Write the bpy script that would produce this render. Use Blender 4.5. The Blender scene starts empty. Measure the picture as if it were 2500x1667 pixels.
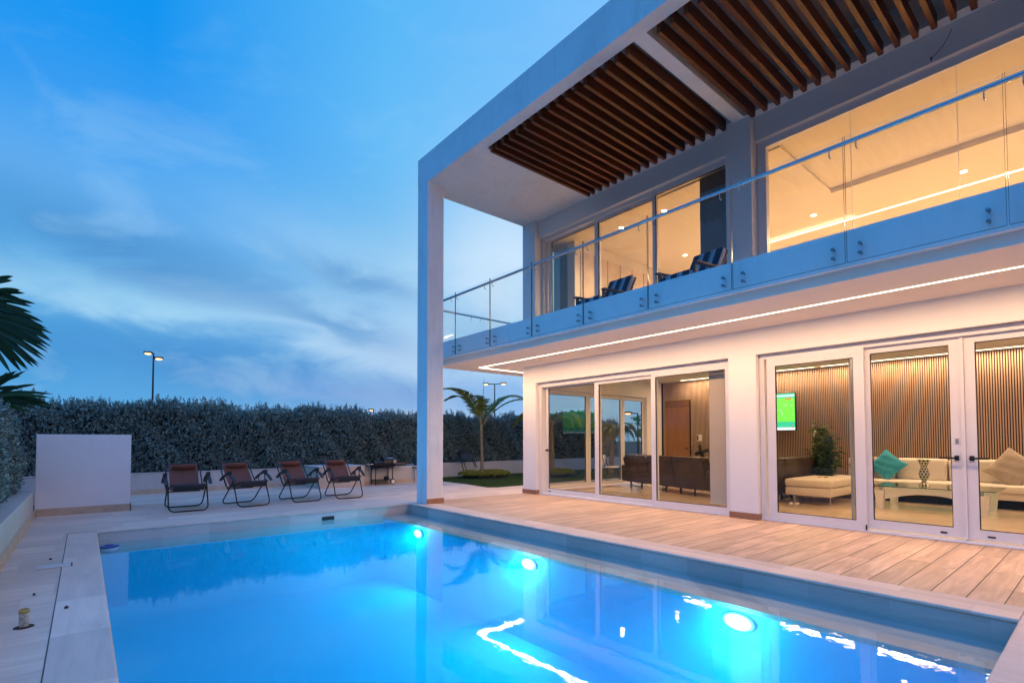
import bpy, bmesh, math, random
import numpy as np
from mathutils import Vector, Matrix
PI=math.pi; R=math.radians
S=bpy.context.scene; COL=S.collection
random.seed(7); rng=np.random.default_rng(11)
def lin(r,g,b):
    f=lambda c:(c/255/12.92 if c/255<=0.04045 else ((c/255+0.055)/1.055)**2.4)
    return (f(r),f(g),f(b),1)
# ------------------------------------------------------------ camera
cd=bpy.data.cameras.new('camera'); cam=bpy.data.objects.new('camera',cd); COL.objects.link(cam)
YAW,PITCH,ROLL=0.6992,0.0325,-0.0015
Fh=Vector((-math.cos(YAW),math.sin(YAW),0)); Rt=Vector((math.sin(YAW),math.cos(YAW),0)); Up=Vector((0,0,1))
F2=Fh*math.cos(PITCH)+Up*math.sin(PITCH); U2=Up*math.cos(PITCH)-Fh*math.sin(PITCH)
R3=Rt*math.cos(ROLL)+U2*math.sin(ROLL); U3=U2*math.cos(ROLL)-Rt*math.sin(ROLL)
cam.matrix_world=Matrix(((R3.x,U3.x,-F2.x,9.2272),(R3.y,U3.y,-F2.y,-5.2146),(R3.z,U3.z,-F2.z,1.25),(0,0,0,1)))
cd.sensor_width=36; cd.lens=1242.59/2500*36; cd.shift_x=0; cd.shift_y=(1035.39-833.5)/2500
cd.clip_start=0.05; cd.clip_end=2000
S.camera=cam
# ------------------------------------------------------------ render settings
S.view_settings.view_transform='Standard'; S.view_settings.look='None'; S.view_settings.exposure=0.22; S.view_settings.gamma=1
cy=S.cycles
cy.use_denoising=True; cy.max_bounces=10; cy.diffuse_bounces=4; cy.glossy_bounces=5; cy.transparent_max_bounces=24
cy.transmission_bounces=6; cy.volume_bounces=1; cy.sample_clamp_indirect=6; cy.use_light_tree=True
cy.caustics_reflective=False; cy.caustics_refractive=False; cy.use_adaptive_sampling=True; cy.adaptive_threshold=0.015
# ------------------------------------------------------------ world: dusk sky
W=bpy.data.worlds.new('World'); S.world=W; W.use_nodes=True
wt=W.node_tree; wt.nodes.clear()
class NT:
    def __init__(s,t): s.t=t
    def n(s,ty,**k):
        a=s.t.nodes.new(ty)
        for q,v in k.items(): setattr(a,q,v)
        return a
    def l(s,a,b): s.t.links.new(a,b)
    def m(s,op,a,b=None,c=None,clamp=False):
        x=s.n('ShaderNodeMath',operation=op,use_clamp=clamp)
        for i,v in enumerate((a,b,c)):
            if v is None: continue
            if hasattr(v,'is_linked'): s.l(v,x.inputs[i])
            else: x.inputs[i].default_value=v
        return x.outputs[0]
    def mix(s,f,a,b,blend='MIX'):
        x=s.n('ShaderNodeMix',data_type='RGBA',blend_type=blend)
        for i,v in ((0,f),(6,a),(7,b)):
            if hasattr(v,'is_linked'): s.l(v,x.inputs[i])
            else: x.inputs[i].default_value=v
        return x.outputs[2]
    def ramp(s,f,stops,interp='LINEAR'):
        x=s.n('ShaderNodeValToRGB'); x.color_ramp.interpolation=interp
        e=x.color_ramp.elements
        while len(e)<len(stops): e.new(0.5)
        for i,(p,c) in enumerate(stops): e[i].position=p; e[i].color=c if len(c)==4 else (*c,1)
        s.l(f,x.inputs[0]); return x.outputs[0]
def build_world():
    N=NT(wt)
    geo=N.n('ShaderNodeTexCoord'); d=geo.outputs['Generated']
    sep=N.n('ShaderNodeSeparateXYZ'); N.l(d,sep.inputs[0]); dx,dy,dz=sep.outputs
    el=N.m('DEGREES',N.m('ARCSINE',dz)) if False else N.m('MULTIPLY',N.m('ARCSINE',dz),57.2958)
    f=N.m('ADD',N.m('MULTIPLY',dx,Fh.x),N.m('MULTIPLY',dy,Fh.y)); r=N.m('ADD',N.m('MULTIPLY',dx,Rt.x),N.m('MULTIPLY',dy,Rt.y))
    az=N.m('MULTIPLY',N.m('ARCTAN2',r,f),57.2958)      # degrees, 0 = towards the pool's far end, positive to the house
    # noise on a cloud plane
    inv=N.m('DIVIDE',1.0,N.m('ADD',N.m('MAXIMUM',dz,0.0),0.10))
    cx=N.m('MULTIPLY',f,inv); cyy=N.m('MULTIPLY',r,inv)
    comb=N.n('ShaderNodeCombineXYZ'); N.l(N.m('MULTIPLY',cx,0.9),comb.inputs[0]); N.l(N.m('MULTIPLY',cyy,0.45),comb.inputs[1])
    rot=N.n('ShaderNodeVectorRotate',rotation_type='Z_AXIS'); N.l(comb.outputs[0],rot.inputs['Vector']); rot.inputs['Angle'].default_value=R(-24)
    nz=N.n('ShaderNodeTexNoise'); nz.inputs['Scale'].default_value=1.1; nz.inputs['Detail'].default_value=5; nz.inputs['Roughness'].default_value=0.5; nz.inputs['Distortion'].default_value=0.4
    N.l(rot.outputs[0],nz.inputs['Vector'])
    nz2=N.n('ShaderNodeTexNoise'); nz2.inputs['Scale'].default_value=1.35; nz2.inputs['Detail'].default_value=8; nz2.inputs['Roughness'].default_value=0.56; nz2.inputs['Distortion'].default_value=0.5
    cb2=N.n('ShaderNodeCombineXYZ'); N.l(N.m('DIVIDE',az,17.0),cb2.inputs[0]); N.l(N.m('DIVIDE',el,7.5),cb2.inputs[1]); rt2=N.n('ShaderNodeVectorRotate',rotation_type='Z_AXIS'); N.l(cb2.outputs[0],rt2.inputs['Vector']); rt2.inputs['Angle'].default_value=R(22); N.l(rt2.outputs[0],nz2.inputs['Vector']); nf2=nz2.outputs['Fac']; nd=N.m('MULTIPLY',N.m('SUBTRACT',nf2,0.5),22.0)
    # clear-sky gradient by elevation, deeper to the left and behind the camera
    elr=N.m('DIVIDE',el,60.0,clamp=True)
    base=N.ramp(elr,[(0.0,lin(86,168,226)),(0.13,lin(66,156,220)),(0.30,lin(94,178,232)),(0.5,lin(100,186,244)),(0.75,lin(78,178,244)),(1.0,lin(40,150,232))])
    right=N.m('DIVIDE',N.m('ADD',az,14.0),30.0,clamp=True)
    base=N.mix(N.m('MULTIPLY',right,0.95),base,N.ramp(elr,[(0.0,lin(135,190,240)),(0.3,lin(180,216,250)),(0.6,lin(132,194,252)),(1.0,lin(122,188,252))]))
    left=N.m('MULTIPLY',N.m('DIVIDE',N.m('SUBTRACT',-14.0,az),22.0,clamp=True),N.m('DIVIDE',N.m('SUBTRACT',el,14.0),14.0,clamp=True))
    base=N.mix(left,base,lin(0,146,238))
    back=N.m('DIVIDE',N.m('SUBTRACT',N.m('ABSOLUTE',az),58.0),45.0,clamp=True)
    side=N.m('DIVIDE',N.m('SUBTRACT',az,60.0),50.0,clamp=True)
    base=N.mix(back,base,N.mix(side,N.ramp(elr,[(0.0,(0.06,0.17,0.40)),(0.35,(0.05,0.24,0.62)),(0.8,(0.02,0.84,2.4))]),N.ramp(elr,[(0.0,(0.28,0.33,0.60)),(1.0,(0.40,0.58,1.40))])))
    top=N.m('DIVIDE',N.m('SUBTRACT',el,52.0),28.0,clamp=True)
    base=N.mix(top,base,(0.34,0.40,0.92,1))
    # cloud banks: soft anisotropic patches in azimuth / elevation
    def patch(a0,e0,sa,se,tilt,k=1.0):
        t=R(tilt); a=N.m('SUBTRACT',az,a0); e=N.m('SUBTRACT',N.m('ADD',el,N.m('MULTIPLY',nd,0.35*k)),e0)
        u=N.m('DIVIDE',N.m('ADD',N.m('MULTIPLY',a,math.cos(t)),N.m('MULTIPLY',e,math.sin(t))),sa)
        v=N.m('DIVIDE',N.m('SUBTRACT',N.m('MULTIPLY',e,math.cos(t)),N.m('MULTIPLY',a,math.sin(t))),se)
        return N.m('MULTIPLY',N.m('EXPONENT',N.m('MULTIPLY',N.m('ADD',N.m('MULTIPLY',u,u),N.m('MULTIPLY',v,v)),-1.0)),N.m('ADD',0.25,N.m('MULTIPLY',nf2,1.5)))
    def over(c,fac,col,k):
        return N.mix(N.m('MULTIPLY',fac,k,clamp=True),c,col)
    c=base
    c=over(c,patch(-36,26,16,5,-8),lin(104,176,238),0.30)
    c=over(c,patch(-41,20.5,17,3.6,-10),lin(112,176,238),0.6)
    c=over(c,patch(-36,16.0,16,3.4,-11),lin(74,146,208),0.95)
    c=over(c,patch(-22,19.6,9,2.6,-16),lin(132,188,240),0.6)
    c=over(c,patch(-33,11.9,17,1.9,-5),lin(158,210,242),0.85)
    c=over(c,patch(-12,16,11,5.5,-15),lin(160,208,242),0.8)
    c=over(c,patch(-13,10.2,13,2.6,-10),lin(182,216,246),0.9)
    c=over(c,patch(-16,16.6,7.5,1.3,-13),lin(96,160,214),0.95)
    c=over(c,patch(-19,12.6,9,1.5,-17),lin(94,158,214),0.9)
    c=over(c,patch(-33,7.6,18,2.5,-4),lin(66,144,210),0.9)
    c=over(c,patch(-18,6.0,11,1.2,-3),lin(76,146,216),0.75)
    c=over(c,patch(-14,2.6,12,0.9,0,0.4),lin(160,196,232),0.4)
    c=over(c,patch(0,19,9,8,0),lin(206,230,252),0.85)
    wis=N.m('MULTIPLY',N.m('DIVIDE',N.m('SUBTRACT',nf2,0.50),0.16,clamp=True),N.m('DIVIDE',N.m('SUBTRACT',48.0,el),40.0,clamp=True))
    wis=N.m('MULTIPLY',wis,N.m('SUBTRACT',1.0,back))
    c=over(c,wis,lin(176,218,244),0.28)
    dk=N.m('DIVIDE',N.m('SUBTRACT',0.47,nf2),0.16,clamp=True)
    c=over(c,N.m('MULTIPLY',dk,N.m('DIVIDE',N.m('SUBTRACT',24.0,el),24.0,clamp=True)),lin(84,150,218),0.25)
    down=N.m('DIVIDE',N.m('MULTIPLY',dz,-1.0),0.05,clamp=True)
    c=N.mix(down,c,(0.02,0.03,0.05,1))
    # a little of the physical twilight sky on top
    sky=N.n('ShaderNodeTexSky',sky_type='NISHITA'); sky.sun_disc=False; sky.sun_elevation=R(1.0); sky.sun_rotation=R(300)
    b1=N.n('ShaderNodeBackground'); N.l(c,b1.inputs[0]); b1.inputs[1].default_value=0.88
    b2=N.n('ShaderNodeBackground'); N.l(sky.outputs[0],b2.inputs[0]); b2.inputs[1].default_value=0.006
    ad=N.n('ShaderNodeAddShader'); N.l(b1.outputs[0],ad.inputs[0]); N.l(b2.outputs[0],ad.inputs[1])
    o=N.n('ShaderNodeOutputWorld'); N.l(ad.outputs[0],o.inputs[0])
build_world()
W.cycles.sampling_method='MANUAL' if hasattr(W.cycles,'sampling_method') else 'MANUAL'; W.cycles.sample_map_resolution=512
# light strengths
LED=(1.0,0.60,0.34); LEDIN=(1.0,0.71,0.42); LEDLOW=(1.0,0.69,0.45)
P_STRIP=17.5      # W per metre of soffit strip
P_IN=110.0
P_POOL=170.0
# ------------------------------------------------------------ mesh helpers
class MB:
    def __init__(s): s.v=[]; s.f=[]
    def add(s,vs,fs):
        o=len(s.v); s.v+= [tuple(v) for v in vs]; s.f+=[tuple(i+o for i in f) for f in fs]; return s
    def box(s,x0,x1,y0,y1,z0,z1):
        return s.add([(x0,y0,z0),(x1,y0,z0),(x1,y1,z0),(x0,y1,z0),(x0,y0,z1),(x1,y0,z1),(x1,y1,z1),(x0,y1,z1)],
            [(0,3,2,1),(4,5,6,7),(0,1,5,4),(1,2,6,5),(2,3,7,6),(3,0,4,7)])
    def bbox(s,x0,x1,y0,y1,z0,z1,b=0.01,n=2):
        bm=bmesh.new(); bmesh.ops.create_cube(bm,size=1)
        for v in bm.verts: v.co=Vector(((x0+x1)/2+v.co.x*(x1-x0),(y0+y1)/2+v.co.y*(y1-y0),(z0+z1)/2+v.co.z*(z1-z0)))
        bmesh.ops.bevel(bm,geom=bm.edges[:]+bm.verts[:],offset=b,segments=n,profile=0.5,affect='EDGES')
        bm.verts.index_update(); s.add([v.co[:] for v in bm.verts],[[v.index for v in f.verts] for f in bm.faces]); bm.free(); return s
    def obox(s,c,dx,dy,dz,ax=None):   # oriented box: centre, half sizes, axes
        ax=ax or (Vector((1,0,0)),Vector((0,1,0)),Vector((0,0,1))); c=Vector(c); vs=[]
        for k in (-1,1):
            for (i,j) in ((-1,-1),(1,-1),(1,1),(-1,1)): vs.append(c+ax[0]*dx*i+ax[1]*dy*j+ax[2]*dz*k)
        return s.add(vs,[(0,3,2,1),(4,5,6,7),(0,1,5,4),(1,2,6,5),(2,3,7,6),(3,0,4,7)])
    def tube(s,pts,r,n=8,closed=False,cap=True):
        P=[Vector(p) for p in pts]; m=len(P); rr=r if isinstance(r,(list,tuple)) else [r]*m
        rings=[]; prev=None
        for i,p in enumerate(P):
            if closed: t=(P[(i+1)%m]-P[i-1])
            else: t=(P[min(i+1,m-1)]-P[max(i-1,0)])
            t.normalize()
            if prev is None:
                a=Vector((0,0,1)) if abs(t.z)<0.9 else Vector((1,0,0)); u=t.cross(a).normalized()
            else:
                u=(prev-t*prev.dot(t)); u=u.normalized() if u.length>1e-6 else t.orthogonal().normalized()
            prev=u; w=t.cross(u)
            rings.append([p+(u*math.cos(2*PI*k/n)+w*math.sin(2*PI*k/n))*rr[i] for k in range(n)])
        vs=[q for g in rings for q in g]; fs=[]
        L=m if closed else m-1
        for i in range(L):
            a=i*n;b=((i+1)%m)*n
            for k in range(n): fs.append((a+k,a+(k+1)%n,b+(k+1)%n,b+k))
        if not closed and cap: fs.append(tuple(range(n-1,-1,-1))); fs.append(tuple((m-1)*n+k for k in range(n)))
        return s.add(vs,fs)
    def lathe(s,prof,c=(0,0,0),n=24,ax='z'):
        c=Vector(c); vs=[];fs=[]
        for (r,h) in prof:
            for k in range(n):
                a=2*PI*k/n; x,y=r*math.cos(a),r*math.sin(a)
                vs.append(c+(Vector((x,y,h)) if ax=='z' else Vector((h,x,y)) if ax=='x' else Vector((y,h,x))))
        for i in range(len(prof)-1):
            for k in range(n): fs.append((i*n+k,i*n+(k+1)%n,(i+1)*n+(k+1)%n,(i+1)*n+k))
        fs.append(tuple(range(n-1,-1,-1))); fs.append(tuple((len(prof)-1)*n+k for k in range(n)))
        return s.add(vs,fs)
    def prism(s,poly,axis,a,b):   # polygon (u,v) extruded along axis from a to b
        mk={'x':lambda u,v,t:(t,u,v),'y':lambda u,v,t:(u,t,v),'z':lambda u,v,t:(u,v,t)}[axis]
        n=len(poly); vs=[mk(u,v,a) for u,v in poly]+[mk(u,v,b) for u,v in poly]
        return s.add(vs,[tuple(range(n-1,-1,-1)),tuple(range(n,2*n))]+[(i,(i+1)%n,n+(i+1)%n,n+i) for i in range(n)])
    def xform(s,M): s.v=[tuple(M@Vector(v)) for v in s.v]; return s
    def build(s,name,mt,parent=None,smooth=False,loc=None):
        me=bpy.data.meshes.new(name); me.from_pydata(s.v,[],s.f); me.update()
        bm=bmesh.new(); bm.from_mesh(me); bmesh.ops.recalc_face_normals(bm,faces=bm.faces[:]); bm.to_mesh(me); bm.free()
        if smooth:
            me.polygons.foreach_set('use_smooth',[True]*len(me.polygons))
            try: me.set_sharp_from_angle(angle=R(40))
            except Exception: pass
        o=bpy.data.objects.new(name,me); COL.objects.link(o)
        if mt: me.materials.append(mt)
        if parent: o.parent=parent
        if loc: o.location=loc
        return o
def tag(o,label=None,cat=None,group=None,kind=None):
    if label: o['label']=label
    if cat: o['category']=cat
    if group: o['group']=group
    if kind: o['kind']=kind
    return o
def thing(name,label,cat,loc=(0,0,0),rz=0,group=None):
    o=bpy.data.objects.new(name,None); COL.objects.link(o); o.location=loc; o.rotation_euler=(0,0,rz); o.empty_display_size=0.1
    return tag(o,label,cat,group)
def struct(name,mb,mt,smooth=False): return tag(mb.build(name,mt,None,smooth),kind='structure')
def kids(o): return [c for c in COL.objects if c.parent==o]
def dup(o,loc,rz,label,parent=None):
    c=o.copy(); COL.objects.link(c); c.parent=parent
    if loc is not None: c.location=loc; c.rotation_euler=(0,0,rz)
    if label: c['label']=label
    for k in kids(o): dup(k,None,None,None,c)
    return c
def fastmesh(name,V,F,mt,parent=None,col=None):  # V (n,3) F (m,k)
    me=bpy.data.meshes.new(name); k=F.shape[1]
    me.vertices.add(len(V)); me.vertices.foreach_set('co',V.astype(np.float32).ravel())
    me.loops.add(F.size); me.loops.foreach_set('vertex_index',F.astype(np.int32).ravel())
    me.polygons.add(len(F)); me.polygons.foreach_set('loop_start',np.arange(0,F.size,k,dtype=np.int32)); 
    me.update(calc_edges=True); me.validate()
    if mt: me.materials.append(mt)
    if col is not None:
        at=me.attributes.new('tone','FLOAT','POINT'); at.data.foreach_set('value',col.astype(np.float32))
    o=bpy.data.objects.new(name,me); COL.objects.link(o)
    if parent: o.parent=parent
    return o
# ------------------------------------------------------------ materials
def newmat(name):
    m=bpy.data.materials.new(name); m.use_nodes=True; t=m.node_tree; t.nodes.clear(); N=NT(t)
    out=N.n('ShaderNodeOutputMaterial'); return m,N,out
def coords(N,kind='Object',scale=(1,1,1),rot=0):
    if kind=='World':
        g=N.n('ShaderNodeNewGeometry'); src=g.outputs['Position']
    else: src=N.n('ShaderNodeTexCoord').outputs[kind]
    mp=N.n('ShaderNodeMapping'); mp.inputs['Scale'].default_value=scale; mp.inputs['Rotation'].default_value=(0,0,rot); N.l(src,mp.inputs[0]); return mp.outputs[0]
def noise(N,vec,scale,detail=4,rough=0.55,dist=0):
    n=N.n('ShaderNodeTexNoise'); n.inputs['Scale'].default_value=scale; n.inputs['Detail'].default_value=detail; n.inputs['Roughness'].default_value=rough; n.inputs['Distortion'].default_value=dist
    N.l(vec,n.inputs['Vector']); return n.outputs['Fac']
def bump(N,h,strength,dist=0.01,normal=None):
    b=N.n('ShaderNodeBump'); b.inputs['Strength'].default_value=strength; b.inputs['Distance'].default_value=dist; N.l(h,b.inputs['Height'])
    if normal: N.l(normal,b.inputs['Normal'])
    return b.outputs[0]
def principled(N,out,base,rough=0.5,metal=0,spec=0.5,normal=None,coat=0,sheen=0):
    p=N.n('ShaderNodeBsdfPrincipled')
    for k,v in (('Base Color',base),('Roughness',rough),('Metallic',metal),('Specular IOR Level',spec),('Coat Weight',coat),('Sheen Weight',sheen)):
        if hasattr(v,'is_linked'): N.l(v,p.inputs[k])
        else: p.inputs[k].default_value=v
    if normal: N.l(normal,p.inputs['Normal'])
    N.l(p.outputs[0],out.inputs[0]); return p
def simple(name,base,rough=0.5,metal=0,var=0.15,scale=6,bstr=0.0,bscale=60,kind='World',spec=0.5,stretch=(1,1,1)):
    m,N,out=newmat(name); c=coords(N,kind,stretch)
    f=noise(N,c,scale,5); f=N.m('MULTIPLY',N.m('SUBTRACT',f,0.3),2.2,clamp=True)
    b=tuple(base[:3]); lo=tuple(x*(1-var) for x in b)+(1,); hi=tuple(min(1,x*(1+var*0.6)) for x in b)+(1,)
    colr=N.mix(f,lo,hi); nm=bump(N,noise(N,c,bscale,3),bstr,0.004) if bstr else None
    rr=N.m('ADD',rough-0.06,N.m('MULTIPLY',noise(N,c,scale*2.3,3),0.14))
    principled(N,out,colr,rr,metal,spec,nm); return m
def emit(name,color,strength):
    m,N,out=newmat(name); e=N.n('ShaderNodeEmission'); e.inputs[0].default_value=(*color[:3],1); e.inputs[1].default_value=strength; N.l(e.outputs[0],out.inputs[0]); return m
def plaster(name,base=(0.80,0.79,0.77),stain=0.16,streak=True):
    m,N,out=newmat(name); c=coords(N,'World')
    f=noise(N,c,0.9,6,0.6,0.3); f2=noise(N,coords(N,'World',(5,5,0.7)),1.6,5,0.6)
    a=N.m('MULTIPLY',N.m('SUBTRACT',f,0.46),3.0,clamp=True); b=N.m('MULTIPLY',N.m('SUBTRACT',f2,0.52),3.2,clamp=True)
    k=N.m('MULTIPLY',N.m('ADD',a,b),stain,clamp=True)
    colr=N.mix(k,(*base,1),(base[0]*0.62,base[1]*0.62,base[2]*0.62,1))
    h=N.m('ADD',noise(N,c,3.0,3),N.m('MULTIPLY',noise(N,c,90,3),0.10))
    principled(N,out,colr,0.75,0,0.3,bump(N,h,0.25,0.02)); return m
M={}
M['wall']=plaster('white_plaster',(0.80,0.785,0.77),0.07)
M['fascia']=plaster('weathered_white_plaster',(0.78,0.78,0.77),0.42)
M['ceil']=plaster('soffit_paint',(0.88,0.80,0.72),0.10)
M['inwall']=plaster('warm_interior_paint',(0.80,0.75,0.66),0.0)
M['parapet']=plaster('balcony_upstand_paint',(0.84,0.85,0.86),0.24)
M['planter']=plaster('grey_planter_render',(0.52,0.49,0.46),0.30)
M['whitebox']=plaster('pool_wall_paint',(0.76,0.75,0.75),0.10)
M['alu']=simple('white_aluminium',(0.74,0.72,0.72),0.35,0,0.05,3)
M['alu_dark']=simple('grey_aluminium',(0.30,0.31,0.33),0.35,0.3,0.08,3)
M['gasket']=simple('black_gasket',(0.012,0.012,0.013),0.6)
M['black']=simple('black_metal',(0.014,0.014,0.016),0.38,0.2,0.3)
M['plastic']=simple('black_plastic',(0.018,0.020,0.026),0.5,0,0.2)
M['steel']=simple('brushed_steel',(0.55,0.57,0.60),0.22,1.0,0.1,30)
M['bolt']=simple('dark_steel_bolt',(0.30,0.31,0.33),0.3,0.9,0.1,20)
M['rail']=simple('handrail_steel',(0.50,0.53,0.58),0.20,0.95,0.08,20)
def wood(name,c1,c2,axis='y',scale=3.0,rough=0.5,fine=1.0):
    m,N,out=newmat(name)
    st={'y':(9,0.5,9),'x':(0.5,9,9),'z':(9,9,0.45)}[axis]
    oi=N.n('ShaderNodeObjectInfo'); off=N.n('ShaderNodeVectorMath',operation='ADD'); c=coords(N,'Object',st)
    cmb=N.n('ShaderNodeCombineXYZ'); r=N.m('MULTIPLY',oi.outputs['Random'],60.0)
    for i in range(3): N.l(r,cmb.inputs[i])
    N.l(c,off.inputs[0]); N.l(cmb.outputs[0],off.inputs[1]); v=off.outputs[0]
    f=noise(N,v,scale,6,0.62,0.8); g=noise(N,v,scale*5*fine,3,0.6)
    k=N.m('ADD',N.m('MULTIPLY',f,1.5),N.m('MULTIPLY',g,0.5)); k=N.m('SUBTRACT',k,0.5,clamp=True)
    rn=N.m('ADD',0.75,N.m('MULTIPLY',oi.outputs['Random'],0.5))
    col=N.mix(k,(*c1,1),(*c2,1)); hv=N.n('ShaderNodeHueSaturation'); N.l(col,hv.inputs['Color']); N.l(rn,hv.inputs['Value'])
    principled(N,out,hv.outputs[0],rough,0,0.4,bump(N,k,0.3,0.004)); return m
M['beam']=wood('stained_beam_wood',(0.036,0.008,0.003),(0.19,0.048,0.014),'y',1.6,0.42)
M['slat']=wood('oak_slat',(0.40,0.26,0.17),(0.54,0.38,0.26),'z',2.0,0.45)
M['slatback']=simple('slat_felt_gap_shade',(0.006,0.003,0.002),0.95)  # near-black felt; on the slat bodies it paints in the gap shade
M['door']=wood('veneer_door',(0.30,0.13,0.05),(0.46,0.22,0.09),'z',1.6,0.4)
M['chairwood']=wood('dark_chair_wood',(0.045,0.020,0.012),(0.11,0.05,0.03),'x',2,0.5)
M['grillwood']=wood('grill_shelf_wood',(0.16,0.05,0.02),(0.34,0.13,0.06),'y',3,0.5)
M['skirt']=wood('wood_look_skirting',(0.28,0.12,0.06),(0.50,0.27,0.15),'x',2.4,0.5)
def tile(name,c1,c2,joint,L,Wd,jw,axis='y',rough=0.45,jdark=1.0,streak=1.0,offx=0.0,offy=0.0,bstr=0.35,bands=False):
    # planks of length L along `axis`, width Wd across it
    m,N,out=newmat(name); g=N.n('ShaderNodeNewGeometry'); sp=N.n('ShaderNodeSeparateXYZ'); N.l(g.outputs['Position'],sp.inputs[0])
    lx,wx=(sp.outputs[1],sp.outputs[0]) if axis=='y' else (sp.outputs[0],sp.outputs[1])
    if axis=='z': lx,wx=N.m('ADD',sp.outputs[0],sp.outputs[1]),sp.outputs[2]
    wx=N.m('SUBTRACT',wx,offx); lx=N.m('SUBTRACT',lx,offy)
    row=N.m('FLOOR',N.m('DIVIDE',wx,Wd)); fr=N.m('SUBTRACT',N.m('DIVIDE',wx,Wd),row)
    sh=N.m('MULTIPLY',N.m('FRACT',N.m('MULTIPLY',N.m('SINE',N.m('MULTIPLY',row,12.9898)),43758.5)),L)
    lc=N.m('DIVIDE',N.m('ADD',lx,sh),L); cell=N.m('FLOOR',lc); fl=N.m('SUBTRACT',lc,cell)
    rnd=N.m('FRACT',N.m('MULTIPLY',N.m('SINE',N.m('ADD',N.m('MULTIPLY',row,78.233),N.m('MULTIPLY',cell,37.719))),15731.7))
    rnd=N.m('ABSOLUTE',rnd)
    e1=N.m('LESS_THAN',N.m('MULTIPLY',N.m('MINIMUM',fr,N.m('SUBTRACT',1.0,fr)),Wd),jw*0.5)
    e2=N.m('LESS_THAN',N.m('MULTIPLY',N.m('MINIMUM',fl,N.m('SUBTRACT',1.0,fl)),L),jw*0.25)
    jt=N.m('MAXIMUM',e1,N.m('MULTIPLY',e2,0.6))
    cmb=N.n('ShaderNodeCombineXYZ'); N.l(N.m('ADD',N.m('MULTIPLY',lx,0.9),N.m('MULTIPLY',rnd,40.0)),cmb.inputs[0]); N.l(N.m('MULTIPLY',wx,9.0),cmb.inputs[1]); N.l(N.m('MULTIPLY',rnd,17.0),cmb.inputs[2])
    f=noise(N,cmb.outputs[0],1.3,6,0.62,0.7); f=N.m('MULTIPLY',N.m('SUBTRACT',f,0.34),2.6*streak,clamp=True)
    vein=noise(N,cmb.outputs[0],4.5,4,0.7,0.4); vein=N.m('MULTIPLY',N.m('SUBTRACT',vein,0.60),5.0,clamp=True)
    col=N.mix(f,(*c1,1),(*c2,1)); col=N.mix(N.m('MULTIPLY',vein,0.30),col,tuple(x*0.45 for x in c1)+(1,))
    hv=N.n('ShaderNodeHueSaturation'); N.l(col,hv.inputs['Color']); N.l(N.m('ADD',0.86,N.m('MULTIPLY',rnd,0.26)),hv.inputs['Value'])
    w=coords(N,'World'); st=noise(N,w,0.8,5,0.65,0.5); st=N.m('MULTIPLY',N.m('SUBTRACT',st,0.52),3.0,clamp=True)
    col=N.mix(N.m('MULTIPLY',st,0.36),hv.outputs[0],tuple(x*0.55 for x in c1)+(1,))
    col=N.mix(N.m('MULTIPLY',jt,jdark),col,(*joint,1))
    rr=N.m('ADD',rough,N.m('MULTIPLY',f,0.12)); h=N.m('SUBTRACT',N.m('MULTIPLY',f,0.12),jt)
    principled(N,out,col,rr,0,0.45,bump(N,h,bstr,0.006)); return m
M['deck']=tile('deck_plank_tile',(0.44,0.285,0.18),(0.72,0.50,0.335),(0.04,0.022,0.015),2.4,0.2215,0.0085,'y',0.42,0.95,1.1,offx=0.0)
M['trav']=tile('travertine_paving',(0.56,0.43,0.35),(0.74,0.60,0.49),(0.30,0.24,0.20),1.2,0.30,0.005,'y',0.42,0.6,1.1)
M['trav2']=tile('travertine_side_paving',(0.58,0.43,0.34),(0.74,0.59,0.47),(0.30,0.25,0.22),0.9,0.45,0.005,'y',0.45,0.5,1.0)
M['coping']=tile('pool_coping_stone',(0.64,0.49,0.40),(0.78,0.64,0.53),(0.36,0.30,0.26),0.95,3.0,0.004,'x',0.42,0.5,0.8,offx=-9)
M['pooltile']=tile('pool_band_tile',(0.52,0.45,0.40),(0.64,0.57,0.52),(0.32,0.28,0.26),0.6,0.30,0.005,'z',0.35,0.5,0.8,offx=-0.32)
M['floor']=tile('glossy_floor_tile',(0.60,0.46,0.31),(0.72,0.57,0.41),(0.45,0.34,0.24),1.2,0.6,0.003,'x',0.10,0.4,0.5,bstr=0.05)
M['tstone']=simple('beige_stone',(0.55,0.45,0.36),0.5,0,0.18,4,0.1)
def skirtmat():
    return simple('travertine_skirting',(0.55,0.42,0.30),0.5,0,0.2,5)
M['tskirt']=skirtmat()
def glass(name,tint=(0.96,0.98,0.97),ior=1.5,boost=1.0):
    m,N,out=newmat(name); t=N.n('ShaderNodeBsdfTransparent'); t.inputs[0].default_value=(*tint,1)
    g=N.n('ShaderNodeBsdfGlossy'); g.inputs['Roughness'].default_value=0.0; g.inputs[0].default_value=(1,1,1,1)
    f=N.n('ShaderNodeFresnel'); f.inputs['IOR'].default_value=ior
    bf=N.n('ShaderNodeNewGeometry').outputs['Backfacing']; mx=N.n('ShaderNodeMixShader'); N.l(N.m('MULTIPLY',N.m('MULTIPLY',f.outputs[0],N.m('SUBTRACT',1.0,bf)),boost,clamp=True),mx.inputs[0]); N.l(t.outputs[0],mx.inputs[1]); N.l(g.outputs[0],mx.inputs[2]); N.l(mx.outputs[0],out.inputs[0]); return m
M['glass']=glass('window_glass',(0.93,0.92,0.88),1.5,1.0)
M['railglass']=glass('balustrade_glass',(0.97,0.985,0.985),1.5,1.0)
M['glassedge']=simple('glass_edge_green',(0.03,0.10,0.09),0.15,0,0.1)
M['tableglass']=glass('table_glass',(0.75,0.9,0.84),1.5,1.2)
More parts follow.
